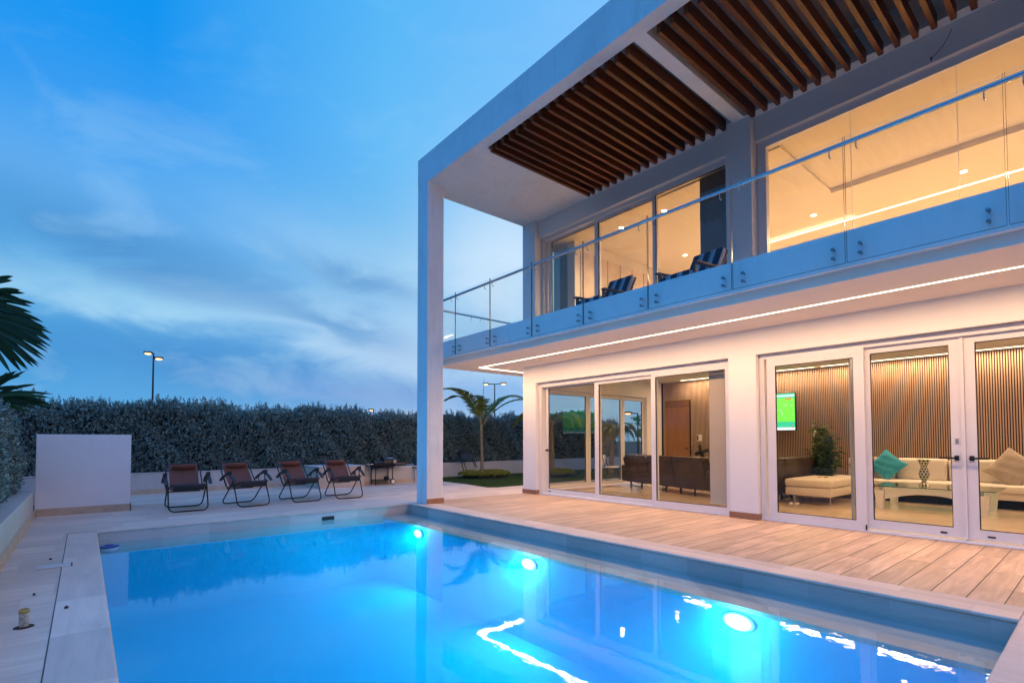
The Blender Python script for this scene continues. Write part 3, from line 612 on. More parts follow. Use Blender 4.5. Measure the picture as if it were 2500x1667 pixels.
# ------------------------------------------------------------ balcony railing
RL=part('balcony_railing',MB().tube([(-1.21,1.01,4.452),(XE,1.01,4.452)],0.024,14),M['rail'],None,True)
joints=[-1.30]+[-0.18+1.2615*i for i in range(11)]
YG=1.055
for i in range(len(joints)-1):
    a,b2=joints[i]+0.008,joints[i+1]-0.008
    gp=MB().box(a,b2,YG-0.006,YG+0.006,3.165,4.552).build('glass_panel',M['railglass'],RL)
    MB().box(a-0.0015,a+0.0015,YG-0.0062,YG+0.0062,3.165,4.552).build('glass_edge',M['glassedge'],gp); MB().box(b2-0.0015,b2+0.0015,YG-0.0062,YG+0.0062,3.165,4.552).build('glass_edge',M['glassedge'],gp)
    MB().box(a,b2,YG-0.0062,YG+0.0062,3.162,3.165).build('glass_edge',M['glassedge'],gp)
    for sx in ((a+0.12,b2-0.12) if i>0 else (b2-0.10,)):
        for z in (3.247,3.347): MB().lathe([(0.011,0.066),(0.011,0.010),(0.020,0.009),(0.020,-0.009),(0.016,-0.012),(0.002,-0.012)],(sx,YG,z),14,'y').build('standoff_bolt',M['bolt'],RL,True)
        MB().tube([(sx,YG-0.006,4.362),(sx,YG-0.04,4.362),(sx,YG-0.047,4.375),(sx,YG-0.047,4.43)],0.006,8).build('rail_bracket',M['steel'],RL,True)
RF=part('end_railing',MB().tube([(-1.25,1.10,4.41),(-1.25,8.9,4.41)],0.022,12),M['rail'],None,True)
for i in range(6):
    a=1.14+i*1.27; gp=MB().box(-1.305,-1.293,a,a+1.255,3.2,4.50).build('glass_panel',M['railglass'],RF)
    for sy in (a+0.13,a+1.12): MB().tube([(-1.293,sy,4.32),(-1.26,sy,4.32),(-1.25,sy,4.335),(-1.25,sy,4.40)],0.006,8).build('rail_bracket',M['steel'],RF,True)
# small cable hanging on the upper wall
cb=MB(); pts=[]
for k in range(13):
    t=k/12; pts.append((8.02-0.20*t**1.3,3.005,6.40-0.26*t-0.03*math.sin(PI*t)))
cb.tube(pts,0.0035,6); cb.lathe([(0.009,0),(0.009,0.04)],(7.815,3.0,6.11),8); part('wall_cable',cb,M['black'])
# ------------------------------------------------------------ pool boundary walls
t=thing('pool_end_wall','tall blank white wall block at the far left corner beyond the pool','wall',(0,0,0))
MB().bbox(-3.3,-2.36,-5.82,-4.55,0.0,1.372,0.006,2).build('wall',M['whitebox'],t)
mb=MB(); mb.box(-2.36,-2.345,-5.80,-4.535,0.0,0.125); mb.box(-3.3,-2.345,-4.55,-4.535,0.0,0.125); mb.build('skirting',M['tskirt'],t)
t=thing('planter_wall','low grey planter wall along the left side of the pool below the near hedge','planter wall')
MB().bbox(-2.359,12,-6.06,-5.835,0.0,0.42,0.005,1).build('wall',M['planter'],t)
MB().box(-2.344,12,-5.835,-5.808,0.0,0.115).build('skirting',M['tskirt'],t)
t=thing('planter_wall','long low grey planter wall behind the loungers under the back hedge','planter wall')
mb=MB(); mb.box(-5.80,-5.60,-7.5,0.786,-0.1,0.49); mb.box(-5.80,-5.60,2.9,14,-0.1,0.50); mb.box(-5.6,-4.62,0.786,0.95,-0.1,0.50); mb.box(-4.78,-4.62,0.95,2.9,-0.1,0.50); mb.box(-5.6,-4.78,2.75,2.9,-0.1,0.50); mb.build('wall',M['planter'],t)
mb=MB(); mb.box(-5.60,-5.585,-7.5,-0.47,0.0,0.115); mb.box(-4.62,-4.605,0.79,2.9,0.0,0.115); mb.build('skirting',M['tskirt'],t)
mb=MB(); mb.box(-5.82,-5.585,-7.5,0.786,0.49,0.505); mb.build('capping',M['planter'],t)
t=thing('pump_box','beige stone block with a small square niche beside the grill','stone block')
mb=MB(); mb.box(-5.58,-4.29,-0.47,0.36,0.0,0.555); mb.box(-5.58,-4.29,0.54,0.786,0.0,0.555); mb.box(-5.58,-4.29,0.36,0.54,0.0,0.30); mb.box(-5.58,-4.29,0.36,0.54,0.41,0.555); mb.box(-5.58,-4.36,0.36,0.54,0.30,0.41); mb.build('block',M['tstone'],t)
MB().box(-5.58,-4.27,-0.49,0.806,0.5551,0.575).build('capping',M['planter'],t)
# ------------------------------------------------------------ zero-gravity loungers
def lounger():
    t=thing('lounger','x','lounge chair',(0,0,0),0,'brown reclining lounge chairs in a row beyond the pool')
    W2=0.30
    def uframe(xb,xt,zt,name):
        pts=[]; r=0.09
        pts.append((xt,-W2,zt))
        for k in range(6):
            a=k/5*PI/2; f=1-(1-math.sin(a)) ; y=-W2+r*(1-math.cos(a)); s=r*(1-math.sin(a)); dx=(xt-xb)/zt
            pts.append((xb+dx*s,y,0.014+s))
        for q in list(reversed(pts)): pts.append((q[0],-q[1],q[2]))
        return MB().tube(pts,0.0125,8).build(name,M['black'],t,True)
    uframe(0.42,0.16,0.50,'front_leg_frame'); uframe(-0.40,0.20,0.50,'rear_leg_frame')
    # side rails of back and seat
    for s in (-1,1):
        MB().tube([(-0.62,s*0.28,0.80),(-0.22,s*0.285,0.38),(-0.12,s*0.285,0.34)],0.012,8).build('back_rail',M['black'],t,True)
        MB().tube([(-0.16,s*0.275,0.34),(0.0,s*0.275,0.37),(0.36,s*0.275,0.47)],0.012,8).build('seat_rail',M['black'],t,True)
        # arm: curved plastic with raised front tip
        arm=MB(); prof=[(-0.36,0.47),(-0.22,0.545),(-0.06,0.60),(0.10,0.60),(0.24,0.555),(0.36,0.475)]
        yy=s*0.335
        for k in range(len(prof)-1):
            (xa,za),(xb,zb)=prof[k],prof[k+1]; arm.add([(xa,yy-0.028,za),(xa,yy+0.028,za),(xb,yy+0.028,zb),(xb,yy-0.028,zb),(xa,yy-0.028,za+0.022),(xa,yy+0.028,za+0.022),(xb,yy+0.028,zb+0.022),(xb,yy-0.028,zb+0.022)],[(0,3,2,1),(4,5,6,7),(0,1,5,4),(1,2,6,5),(2,3,7,6),(3,0,4,7)])
        arm.prism([(-0.07,0.61),(0.05,0.665),(0.13,0.68),(0.12,0.612)],'y',yy-0.030,yy+0.030)
        arm.build('armrest',M['plastic'],t)
        MB().tube([(-0.20,yy,0.545),(-0.14,s*0.29,0.34)],0.010,6).build('arm_strut',M['black'],t,True)
        MB().tube([(0.06,yy,0.60),(0.16,s*0.30,0.50)],0.010,6).build('arm_strut',M['black'],t,True)
    MB().tube([(-0.62,-0.28,0.80),(-0.635,-0.2,0.815),(-0.64,0,0.82),(-0.635,0.2,0.815),(-0.62,0.28,0.80)],0.012,8).build('top_rail',M['black'],t,True)
    MB().tube([(-0.20,-0.275,0.36),(-0.28,-0.24,0.31),(-0.28,0.24,0.31),(-0.20,0.275,0.36)],0.010,8).build('cross_bar',M['black'],t,True)
    MB().tube([(0.36,-0.275,0.47),(0.385,-0.24,0.475),(0.385,0.24,0.475),(0.36,0.275,0.47)],0.012,8).build('front_rail',M['black'],t,True)
    def sheet(prof,w,mt,name,th=0.008,sag=0.0):
        mb=MB(); n=len(prof); m=9; vs=[]
        for side in (0,1):
            for (x,z) in prof:
                for j in range(m):
                    y=-w+2*w*j/(m-1); vs.append((x,y,z-side*th-sag*(1-(y/w)**2)))
        fs=[]; o=n*m
        for i in range(n-1):
            for j in range(m-1):
                a=i*m+j; fs.append((a,a+1,a+m+1,a+m)); fs.append((o+a,o+a+m,o+a+m+1,o+a+1))
        for i in range(n-1):
            fs.append((i*m,i*m+m,o+i*m+m,o+i*m)); a=i*m+m-1; fs.append((a,o+a,o+a+m,a+m))
        fs.append(tuple(list(range(0,m))+list(range(o+m-1,o-1,-1)))); a=(n-1)*m
        fs.append(tuple(list(range(a,a+m))+list(range(o+a+m-1,o+a-1,-1))))
        mb.add(vs,fs); return mb.build(name,mt,t,True)
    sheet([(-0.66,0.84),(-0.60,0.79),(-0.42,0.60),(-0.28,0.455),(-0.20,0.385)],0.235,M['brownmesh'],'back_sling',sag=0.02)
    sheet([(-0.20,0.385),(-0.10,0.355),(0.05,0.385),(0.20,0.435),(0.34,0.485),(0.40,0.495)],0.24,M['brownmesh'],'seat_sling',sag=0.02)
    sheet([(0.40,0.495),(0.415,0.47),(0.40,0.42),(0.36,0.38)],0.235,M['plastic'],'leg_sling')
    pl=MB(); pl.lathe([(0.01,-0.20),(0.05,-0.195),(0.058,-0.17),(0.060,0.0),(0.058,0.17),(0.05,0.195),(0.01,0.20)],(0,0,0),16,'y'); pl.xform(Matrix.Translation((-0.52,0,0.755))@Matrix.Rotation(R(-45),4,'Y')@Matrix.Diagonal((1.15,1,0.75,1))); pl.build('head_pillow',M['pillowbrown'],t,True)
    for s in (-1,1):
        cd2=MB()
        for k in range(9):
            f=k/9; xa=-0.59+0.36*f; za=0.775-0.375*f
            cd2.tube([(xa,s*0.236,za),(xa-0.012,s*0.28,za-0.01)],0.003,5)
        cd2.build('elastic_lacing',M['plastic'],t)
    return t
L0=lounger()
spots=[(-1.85,-3.75,R(-1.5),'leftmost brown sling lounge chair, next to the tall white wall'),(-1.89,-2.745,R(9),'second brown sling lounge chair from the tall white wall'),(-1.97,-1.69,R(4),'third brown sling lounge chair from the white wall, just before the stone block'),(-1.98,-0.74,R(-2.5),'rightmost brown sling lounge chair, in front of the stone block with the niche')]
for i,(x,y,a,lb) in enumerate(spots):
    if i==0: L0.location=(x,y,0); L0.rotation_euler=(0,0,a); L0['label']=lb
    else: dup(L0,(x,y,0),a,lb)
# ------------------------------------------------------------ grill
t=thing('barbecue_grill','black charcoal grill on a wheeled cart with wooden side shelves','barbecue',(-4.30,1.42,0.0),0)
for (x,y) in ((0.0,-0.30),(0.0,0.22),(-0.28,-0.30),(-0.28,0.22)):
    MB().tube([(x,y,0.0 if y<0 else 0.06),(x,y,0.56)],0.014,8).build('leg',M['black'],t,True)
for yy in (0.22,):
    for x in (0.03,-0.31):
        wh=MB().lathe([(0.02,-0.012),(0.075,-0.012),(0.085,0.0),(0.075,0.012),(0.02,0.012)],(x,yy,0.085),24,'x').build('wheel',M['black'],t,True)
        MB().lathe([(0.046,-0.016),(0.058,-0.016),(0.058,0.016),(0.046,0.016)],(x,yy,0.085),24,'x').build('rim',M['lacquer'],wh,True)
MB().tube([(0.03,0.22,0.085),(-0.31,0.22,0.085)],0.008,6).build('axle',M['black'],t)
MB().bbox(-0.29,0.01,-0.31,0.23,0.13,0.145,0.004,1).build('lower_shelf',M['black'],t)
bowl=MB(); n=20
pr=[(math.cos(a)*0.17,0.62+math.sin(a)*0.15) for a in [PI+PI*k/10 for k in range(11)]]
bowl.prism([(x-0.14,z) for x,z in pr],'y',-0.34,0.30); bowl.build('fire_bowl',M['black'],t,True)
lid=MB(); pr=[(math.cos(a)*0.175,0.625+math.sin(a)*0.17) for a in [PI*k/10 for k in range(11)]]
lid.prism([(x-0.14,z) for x,z in pr],'y',-0.05,0.30); lid.prism([(x*0.97-0.14,0.625+(z-0.625)*0.45) for x,z in pr],'y',-0.34,-0.055); lo=lid.build('lid',M['black'],t,True)
lo2=MB(); lo2.tube([(0.03,0.02,0.74),(0.075,0.04,0.76),(0.075,0.20,0.76),(0.03,0.22,0.74)],0.010,8); lo2.build('handle',M['steel'],lo,True)
MB().lathe([(0.06,0),(0.06,0.05)],(0.02,0.26,0.66),16,'x').build('vent_cap',M['steel'],t,True)
MB().bbox(-0.30,0.02,-0.62,-0.36,0.575,0.60,0.004,1).build('side_shelf',M['black'],t)
MB().bbox(-0.30,0.02,0.32,0.66,0.575,0.60,0.004,1).build('side_shelf',M['grillwood'],t)
MB().tube([(0.035,-0.60,0.60),(0.035,-0.38,0.60)],0.010,8).build('towel_rail',M['steel'],t,True)
for x in (0.0,-0.28): MB().tube([(x,-0.30,0.42),(x,-0.22,0.48),(x,0.14,0.48),(x,0.22,0.42)],0.010,6).build('arch_brace',M['black'],t,True)
MB().lathe([(0.07,0.0),(0.075,0.08),(0.065,0.09)],(-0.10,0.08,0.145),16).build('ash_pot',M['black'],t,True)
# grey side table / pot behind the column
t=thing('garden_table','small grey square table standing partly behind the white column','table',(-4.75,2.75,0))
MB().bbox(-0.25,0.25,-0.30,0.30,0.44,0.47,0.008,2).build('table_top',simple('grey_resin',(0.14,0.14,0.16),0.5),t)
for sx in (-0.2,0.2):
    for sy in (-0.25,0.25): MB().tube([(sx,sy,0.44),(sx*1.05,sy*1.05,0)],0.014,8).build('leg',M['alu_dark'],t,True)
t=thing('planter_pot','dark green tub on the small grey table behind the column','pot',(-4.75,2.75,0.47)); MB().lathe([(0.14,0),(0.20,0.26),(0.215,0.26),(0.215,0.29),(0.18,0.29),(0.17,0.22),(0.02,0.22)],n=24).build('tub',simple('dark_tub',(0.03,0.07,0.07),0.5),t,True)
# leaning black chair frame + round stone
t=thing('folded_chair','folded black garden chair leaning against the planter wall behind the palm','chair',(-5.25,4.98,0.0),R(0))
for sy in (-0.30,0.30): MB().tube([(0.25,sy,0.06),(-0.16,sy*0.9,0.80),(-0.20,sy*0.85,0.90)],0.016,8).build('side_rail',M['black'],t,True)
for sy in (-0.20,0.20): MB().tube([(0.32,sy,0.06),(-0.08,sy*1.0,0.66)],0.014,8).build('leg',M['black'],t,True)
for z in (0.62,0.82,0.90): MB().tube([(-0.02-(z-0.55)*0.5,-0.27,z),(-0.02-(z-0.55)*0.5,0.27,z)],0.014,8).build('cross_bar',M['black'],t,True)
MB().obox((-0.09,0,0.70),0.01,0.25,0.11,(Vector((0.88,0,0.48)),Vector((0,1,0)),Vector((-0.48,0,0.88)))).build('back_panel',M['plastic'],t)
t=thing('round_stone','pale round stepping stone leaning upright behind the golden bush','stone',(-5.02,5.16,0.17))
MB().lathe([(0.002,-0.02),(0.15,-0.02),(0.165,0.0),(0.15,0.02),(0.002,0.02)],(0,0,0),28,'x').build('disc',simple('pale_stone',(0.55,0.45,0.33),0.7,0,0.2,9,0.3),t,True)
# ------------------------------------------------------------ things on the left paving
t=thing('pipe_stub','short white pvc pipe stub with a yellow rim in the left paving','pipe',(4.44,-5.50,0.0))
MB().lathe([(0.026,0),(0.026,0.098),(0.021,0.098),(0.021,0.03)],n=24).build('pipe',simple('grimy_pvc',(0.50,0.44,0.36),0.5,0,0.5,45,0,60),t,True)
MB().lathe([(0.0275,0.096),(0.029,0.098),(0.029,0.118),(0.023,0.12),(0.0215,0.10)],n=24).build('rim',simple('yellowed_rim',(0.50,0.33,0.09),0.5,0,0.3,30),t,True)
MB().lathe([(0.055,0.0),(0.05,0.004),(0.026,0.006)],n=20).build('dirt_ring',M['soil'],t)
t=thing('skimmer_cover','pale rectangular skimmer cover set in the paving beside the pool','cover',(2.34,-5.43,0))
MB().bbox(-0.085,0.085,-0.12,0.135,0.0005,0.010,0.002,1).build('lid',simple('cover_plastic',(0.56,0.55,0.52),0.5),t); MB().box(-0.10,0.10,0.14,0.152,0.0032,0.005).build('gap',simple('dark_joint',(0.12,0.07,0.04),0.9),t)
for k,(x,y,r,tx) in enumerate(((2.30,-5.50+0.0,0.0,''),)): pass
deb=[(1.93,-5.46,0.016,'lying beyond the skimmer cover'),(3.52,-5.50,0.012,'lying between the skimmer cover and the pipe stub'),(4.12,-5.29,0.017,'lying on the coping near the pipe stub')]
for (x,y,r,tx) in deb:
    t=tag(MB().lathe([(0.002,0),(r,0.003),(r*0.9,0.010),(r*0.4,0.016),(0.002,0.015)],(0,0,0),9).build('dry_leaf',M['soil'],None,True,(x,y,0.003)),'small brown dry leaf '+tx,'leaf','dry leaves on the left paving'); t.scale=(1.5,0.8,1)
tag(MB().box(0.0,13.0,-5.3622,-5.3552,-0.01,0.0015).build('drain_joint',simple('joint_dark',(0.10,0.08,0.07),0.9)),kind='structure')  # dark joint line between coping and side paving
# drain grate slots on deck
# ------------------------------------------------------------ vegetation
def rot_basis(d):
    d=d/np.linalg.norm(d,axis=1,keepdims=True); a=np.where(np.abs(d[:,2:3])<0.9,np.array([[0,0,1.]]),np.array([[1.,0,0]]))
    u=np.cross(d,a); u/=np.linalg.norm(u,axis=1,keepdims=True); w=np.cross(d,u); return d,u,w
def leaves(P,D,L,Wd,tone,roll=None):
    """diamond leaves: base P, direction D, length L, width Wd"""
    n=len(P); D,u,w=rot_basis(D); ro=rng.uniform(0,2*PI,n) if roll is None else roll
    s=u*np.cos(ro)[:,None]+w*np.sin(ro)[:,None]; nn=np.cross(D,s)
    L=L[:,None];Wd=Wd[:,None]
    v0=P; v1=P+D*L*0.5+s*Wd*0.5+nn*L*0.06; v2=P+D*L; v3=P+D*L*0.5-s*Wd*0.5+nn*L*0.06
    V=np.stack([v0,v1,v2,v3],1).reshape(-1,3); Fc=np.arange(4*n).reshape(-1,4); return V,Fc,np.repeat(tone,4)
def hedge(name,label,x0,x1,y0,y1,z0,z1,nsp,faces,leafl=0.055,top_var=0.18,nleaf=9):
    t=thing(name,label,'hedge')
    # sprig origins on the visible shell
    P=[];D=[]
    for (face,frac) in faces:
        k=int(nsp*frac); a=rng.random(k); b=rng.random(k); dep=np.abs(rng.normal(0,0.09,k))
        if face=='x+': p=np.stack([x1-dep,y0+(y1-y0)*a,z0+(z1-z0)*b],1); d=np.array([1,0,0.55])
        if face=='x-': p=np.stack([x0+dep,y0+(y1-y0)*a,z0+(z1-z0)*b],1); d=np.array([-1,0,0.55])
        if face=='y+': p=np.stack([x0+(x1-x0)*a,y1-dep,z0+(z1-z0)*b],1); d=np.array([0,1,0.55])
        if face=='z': p=np.stack([x0+(x1-x0)*a,y0+(y1-y0)*b,z1-dep],1); d=np.array([0,0,1.0])
        P.append(p);D.append(np.tile(d,(k,1))+rng.normal(0,0.45,(k,3)))
    P=np.concatenate(P);D=np.concatenate(D)
    # lumps
    lump=0.09*np.sin(P[:,1]*3.1+P[:,0]*2.7+1.0)*np.sin(P[:,2]*4.3+P[:,1]*1.3)+0.06*np.sin(P[:,1]*7.7+P[:,2]*5.1+P[:,0]*6.3)
    P=P+np.clip(D,-1,1)*lump[:,None]
    tv=top_var*(0.5*np.sin(P[:,1]*1.7+P[:,0]*1.9)+0.5*np.sin(P[:,1]*4.9+P[:,0]*3.1+2)); f=((P[:,2]-z0)/(z1-z0))**1.3; P[:,2]+=tv*f
    # tall shoots on top
    ks=int(nsp*0.03); sx=x0+(x1-x0)*rng.random(ks); sy=y0+(y1-y0)*rng.random(ks); hz=z1+top_var*(0.5*np.sin(sy*1.7+sx*1.9)+0.5*np.sin(sy*4.9+sx*3.1+2))
    sh_=rng.random(ks)**2*0.75+0.25
    for j in range(6):
        q=np.stack([sx+rng.normal(0,.008,ks),sy+rng.normal(0,.008,ks),hz-0.04+j*0.055*sh_],1); P=np.concatenate([P,q]); D=np.concatenate([D,np.tile([0,0,1.0],(ks,1))+rng.normal(0,0.25,(ks,3))])
    n=len(P); Dn=D/np.linalg.norm(D,axis=1,keepdims=True)
    PP=np.repeat(P,nleaf,0); DD=np.repeat(Dn,nleaf,0); i=np.tile(np.arange(nleaf),n)
    PP=PP+DD*(i*0.011)[:,None]
    dd=DD*0.75+rng.normal(0,0.55,(len(PP),3)); L=leafl*rng.uniform(0.6,1.15,len(PP)); tone=np.clip(np.repeat(rng.normal(0.5,0.22,n),nleaf)+rng.normal(0,0.2,len(PP)),0,1)
    V,Fc,T=leaves(PP,dd,L,L*0.42,tone); fastmesh('foliage',V,Fc,M['hedge'],t,T)
    core=MB()
    ny=int(max(4,(y1-y0)/0.35)) ; nx=int(max(2,(x1-x0)/0.35))
    # lumpy core as a displaced box grid
    bm=bmesh.new(); bmesh.ops.create_cube(bm,size=1)
    for v in bm.verts: v.co=Vector(((x0+x1)/2+v.co.x*(x1-x0-0.55),(y0+y1)/2+v.co.y*(y1-y0-0.5),(z0+z1-0.06)/2+v.co.z*(z1-z0-0.06)))
    bmesh.ops.subdivide_edges(bm,edges=bm.edges[:],cuts=14,use_grid_fill=True)
    for v in bm.verts: v.co+=Vector((random.uniform(-.05,.05),random.uniform(-.05,.05),random.uniform(-.06,.06)))
    bm.verts.index_update(); core.add([v.co[:] for v in bm.verts],[[v.index for v in f.verts] for f in bm.faces]); bm.free(); core.build('branches',M['hedgecore'],t)
    return t
hedge('hedge','long silvery green hedge running behind the loungers and the palm',-6.75,-5.85,-7.5,14.0,0.45,2.04,50000,(('x+',0.62),('z',0.26),('y+',0.0),('x-',0.12)),0.054,0.12)
hedge('hedge','near silvery hedge at the left edge behind the low planter wall',-2.6,3.4,-7.2,-6.12,0.42,1.56,16000,(('y+',0.62),('z',0.26),('x-',0.12)),0.048,0.08)
# planter soil
tag(MB().box(-6.9,-5.80,-7.5,14,-0.1,0.44).build('planter_soil',M['soil']),kind='structure')
tag(MB().box(-2.6,12,-7.4,-6.06,-0.1,0.40).build('side_planter_soil',M['soil']),kind='structure')
# lawn
lw=MB(); poly=[(-5.6,2.95),(-5.0,3.22),(-4.2,3.34),(-3.2,3.32),(-2.3,3.17),(-1.66,3.12),(-1.56,3.5),(-1.55,14),(-5.6,14)]
lw.prism(poly,'z',-0.10,0.006); struct('lawn',lw,M['lawnbase'])
ng=52000; gx=rng.uniform(-5.6,-1.56,ng); gy=3.0+11*rng.random(ng)**1.6
def edge(x): return np.interp(x,[-5.6,-5.0,-4.2,-3.2,-2.3,-1.66,-1.5],[2.97,3.24,3.36,3.34,3.19,3.14,3.6])
k=gy>edge(gx); gx=gx[k];gy=gy[k]; n=len(gx)
V,Fc,T=leaves(np.stack([gx,gy,np.full(n,0.004)],1),np.tile([0,0,1.],(n,1))+rng.normal(0,0.4,(n,3)),rng.uniform(0.02,0.05,n),np.full(n,0.008),rng.random(n))
tag(fastmesh('grass',V,Fc,M['grass'],None,T),'short green lawn grass beside the house end','grass',None,'stuff')
# golden ground cover ring round the palm
t=thing('golden_bush','low ring of yellow green ground cover round the foot of the palm','bush',(-4.55,5.15,0))
n=1500; a=rng.uniform(0,2*PI,n); rr=0.30+0.50*np.sqrt(rng.random(n)); hz=0.06+0.17*np.sqrt(np.clip(1-((rr-0.5)/0.36)**2,0,1))*rng.uniform(0.6,1.1,n)
P=np.stack([rr*np.cos(a)*0.95,rr*np.sin(a)*1.15,hz],1); P=np.repeat(P,9,0); D=np.tile([0,0,0.8],(len(P),1))+rng.normal(0,0.7,(len(P),3))
L=rng.uniform(0.035,0.06,len(P)); V,Fc,T=leaves(P,D,L,L*0.5,np.clip(rng.normal(0.55,0.25,len(P))+P[:,2]-0.1,0,1)); fastmesh('foliage',V,Fc,M['bushleaf'],t,T)
MB().lathe([(0.78,0.0),(0.76,0.05),(0.6,0.13),(0.3,0.13),(0.2,0.05)],n=30).build('stems',M['hedgecore'],t)
t2=dup(t,(-3.5,7.35,0),0.7,'second golden ground cover ring, seen through the glass doors of the house end')
def frond(base,pts,nl,ll,width,mt,parent,droop=0.5,tonebase=0.5,side_ang=50,name='frond',up=0.15,tip=0.35,side=None):
    """pinnate frond: rachis through pts (Bezier-like), leaflets on both sides"""
    P=[np.array(p,float) for p in pts]
    def bez(t):
        q=[p for p in P]
        while len(q)>1: q=[q[i]*(1-t)+q[i+1]*t for i in range(len(q)-1)]
        return q[0]
    ts=np.linspace(0.0,1,24); C=np.array([bez(t) for t in ts])
    o=MB().tube([tuple(c) for c in C],[0.016*(1-0.85*t) for t in ts],6).build(name,M['crownshaft'] if mt is M['palm'] else mt,parent,True)
    V=[];F=[];T=[]
    for s in (-1,1):
        for i in range(nl):
            t=0.16+0.84*i/(nl-1)+random.uniform(-.008,.008); t=min(t,0.999); c=bez(t); tg=bez(min(t+0.01,1))-bez(t-0.01); tg/=np.linalg.norm(tg)
            sd=np.cross(tg,[0,0,1.]) if side is None else np.array(side)-tg*np.dot(tg,side); sd/=max(np.linalg.norm(sd),1e-6); un=np.cross(sd,tg)
            env=math.sin(PI*min(1,(0.12+0.88*t)))**0.55*(1-tip*t) ; L=ll*max(env,0.5 if side is not None else 0.28)*random.uniform(0.85,1.08)
            an=R(side_ang*(1-0.45*t)+random.uniform(-6,6)); d=tg*math.cos(an)+sd*s*math.sin(an)+un*up; d/=np.linalg.norm(d)
            m=5; pts2=[c]; cur=c.copy(); dd=d.copy()
            for k in range(m):
                dd=dd+np.array([0,0,-1.])*droop*0.22; dd/=np.linalg.norm(dd); cur=cur+dd*L/m; pts2.append(cur.copy())
            wv=np.cross(d,un); wv/=np.linalg.norm(wv); tone=min(1,max(0,tonebase+random.gauss(0,0.2)))
            b0=len(V)
            for k,q in enumerate(pts2):
                ww=width*(0.35,1,1,0.85,0.55,0.05)[k]*0.5; wj=tg*0.6+un*0.4*s; wj=wj-dd*np.dot(wj,dd); wj/=np.linalg.norm(wj)
                V.append(q+wj*ww);V.append(q-wj*ww);T+=[tone,tone]
            for k in range(m): F.append((b0+2*k,b0+2*k+2,b0+2*k+3,b0+2*k+1))
    fastmesh('leaflets',np.array(V),np.array(F),mt,o,np.array(T)); return o
# palm on the lawn, matched by position: base (-4.6,5.1)
def W3(px,py,X=None,Y=None):
    """point of the garden plane X=.. or Y=.. (used once to read positions; real metres)"""
    v=F2+R3*((px-1250.06)/1242.59)-U3*((py-1035.39)/1242.59); c=Vector((9.2272,-5.2146,1.25))
    s=(X-c.x)/v.x if X is not None else (Y-c.y)/v.y; q=c+v*s; return (q.x,q.y,q.z)
t=thing('palm_tree','young palm with slim ringed trunk standing in the golden bush on the lawn','palm tree',(-4.6,5.09,0))
MB().tube([(0,0,0),(0.01,0.0,0.3),(0.0,-0.01,0.8),(-0.01,-0.03,1.3),(-0.01,-0.03,1.62)],[0.085,0.062,0.05,0.047,0.045],14).build('trunk',M['trunk'],t,True)
MB().tube([(-0.01,-0.03,1.60),(-0.01,-0.03,1.8),(-0.0,-0.03,2.0)],[0.05,0.045,0.025],12).build('crownshaft',M['crownshaft'],t,True)
o0=Vector((-4.6,5.09,0))
def rel(*p): return tuple(Vector(p)-o0)
fr=[ # (control points in scene metres, leaflets, length, tone)
 ([(-4.6,5.07,1.75),(-4.5,4.75,2.5),(-4.4,4.25,3.15),(-4.3,3.3,2.85)],26,0.42,0.55),
 ([(-4.6,5.10,1.75),(-4.5,5.45,2.6),(-4.4,5.95,3.15),(-4.35,7.05,2.62)],28,0.50,0.6),
 ([(-4.62,5.10,1.75),(-4.3,5.5,2.5),(-3.9,6.1,2.95),(-3.6,6.9,2.45)],24,0.45,0.6),
 ([(-4.65,5.06,1.75),(-5.0,4.9,2.6),(-5.3,4.75,3.0),(-5.8,4.45,2.7)],20,0.42,0.25),
 ([(-4.65,5.1,1.75),(-5.0,5.25,2.7),(-5.4,5.4,3.05),(-6.0,5.7,2.8)],20,0.40,0.25),
 ([(-4.58,5.06,1.75),(-4.3,4.9,2.4),(-4.0,4.75,2.8),(-3.7,4.5,2.5)],18,0.34,0.5)]
for pts,nl,ll,tn in fr: frond(None,[rel(*p) for p in pts],int(nl*2.3),ll*1.2,0.046,M['palm'],t,0.5,tn,58)
MB().tube([rel(-4.6,5.09,1.8),rel(-4.6,5.12,2.6),rel(-4.6,5.18,3.42)],[0.018,0.012,0.002],6).build('spear_leaf',M['palmdark'],t)
# second and third palms seen past the house end / through its windows
def palm(label,loc,h,n,r,mt,seed,lean=0.0,rise=0.55):
    random.seed(seed); t=thing('palm_tree',label,'palm tree',loc)
    MB().tube([(0,0,0),(lean*0.3,0,h*0.4),(lean,0,h)],[0.11,0.08,0.06],12).build('trunk',M['trunk'],t,True)
    for i in range(n):
        a=2*PI*i/n+random.uniform(-.2,.2); e=random.uniform(0.5,1.0); dx,dy=math.cos(a),math.sin(a)
        frond(None,[(lean,0,h),(lean+dx*r*0.3,dy*r*0.3,h+r*rise*e),(lean+dx*r*0.7,dy*r*0.7,h+r*(rise+0.05)*e),(lean+dx*r,dy*r,h+r*(0.1*e-0.12))],30,r*0.36,0.04,mt,t,0.6,0.4,55)
    return t
palm('palm whose arching fronds show through the first glass door of the house end',(-3.7,7.5,0),1.85,7,1.5,M['palm'],3,0.0,0.42)
palm('bushy palm on the lawn seen through the middle of the corner glass doors',(-3.0,9.9,0),1.2,15,1.15,M['palm'],5,0.1,0.9)
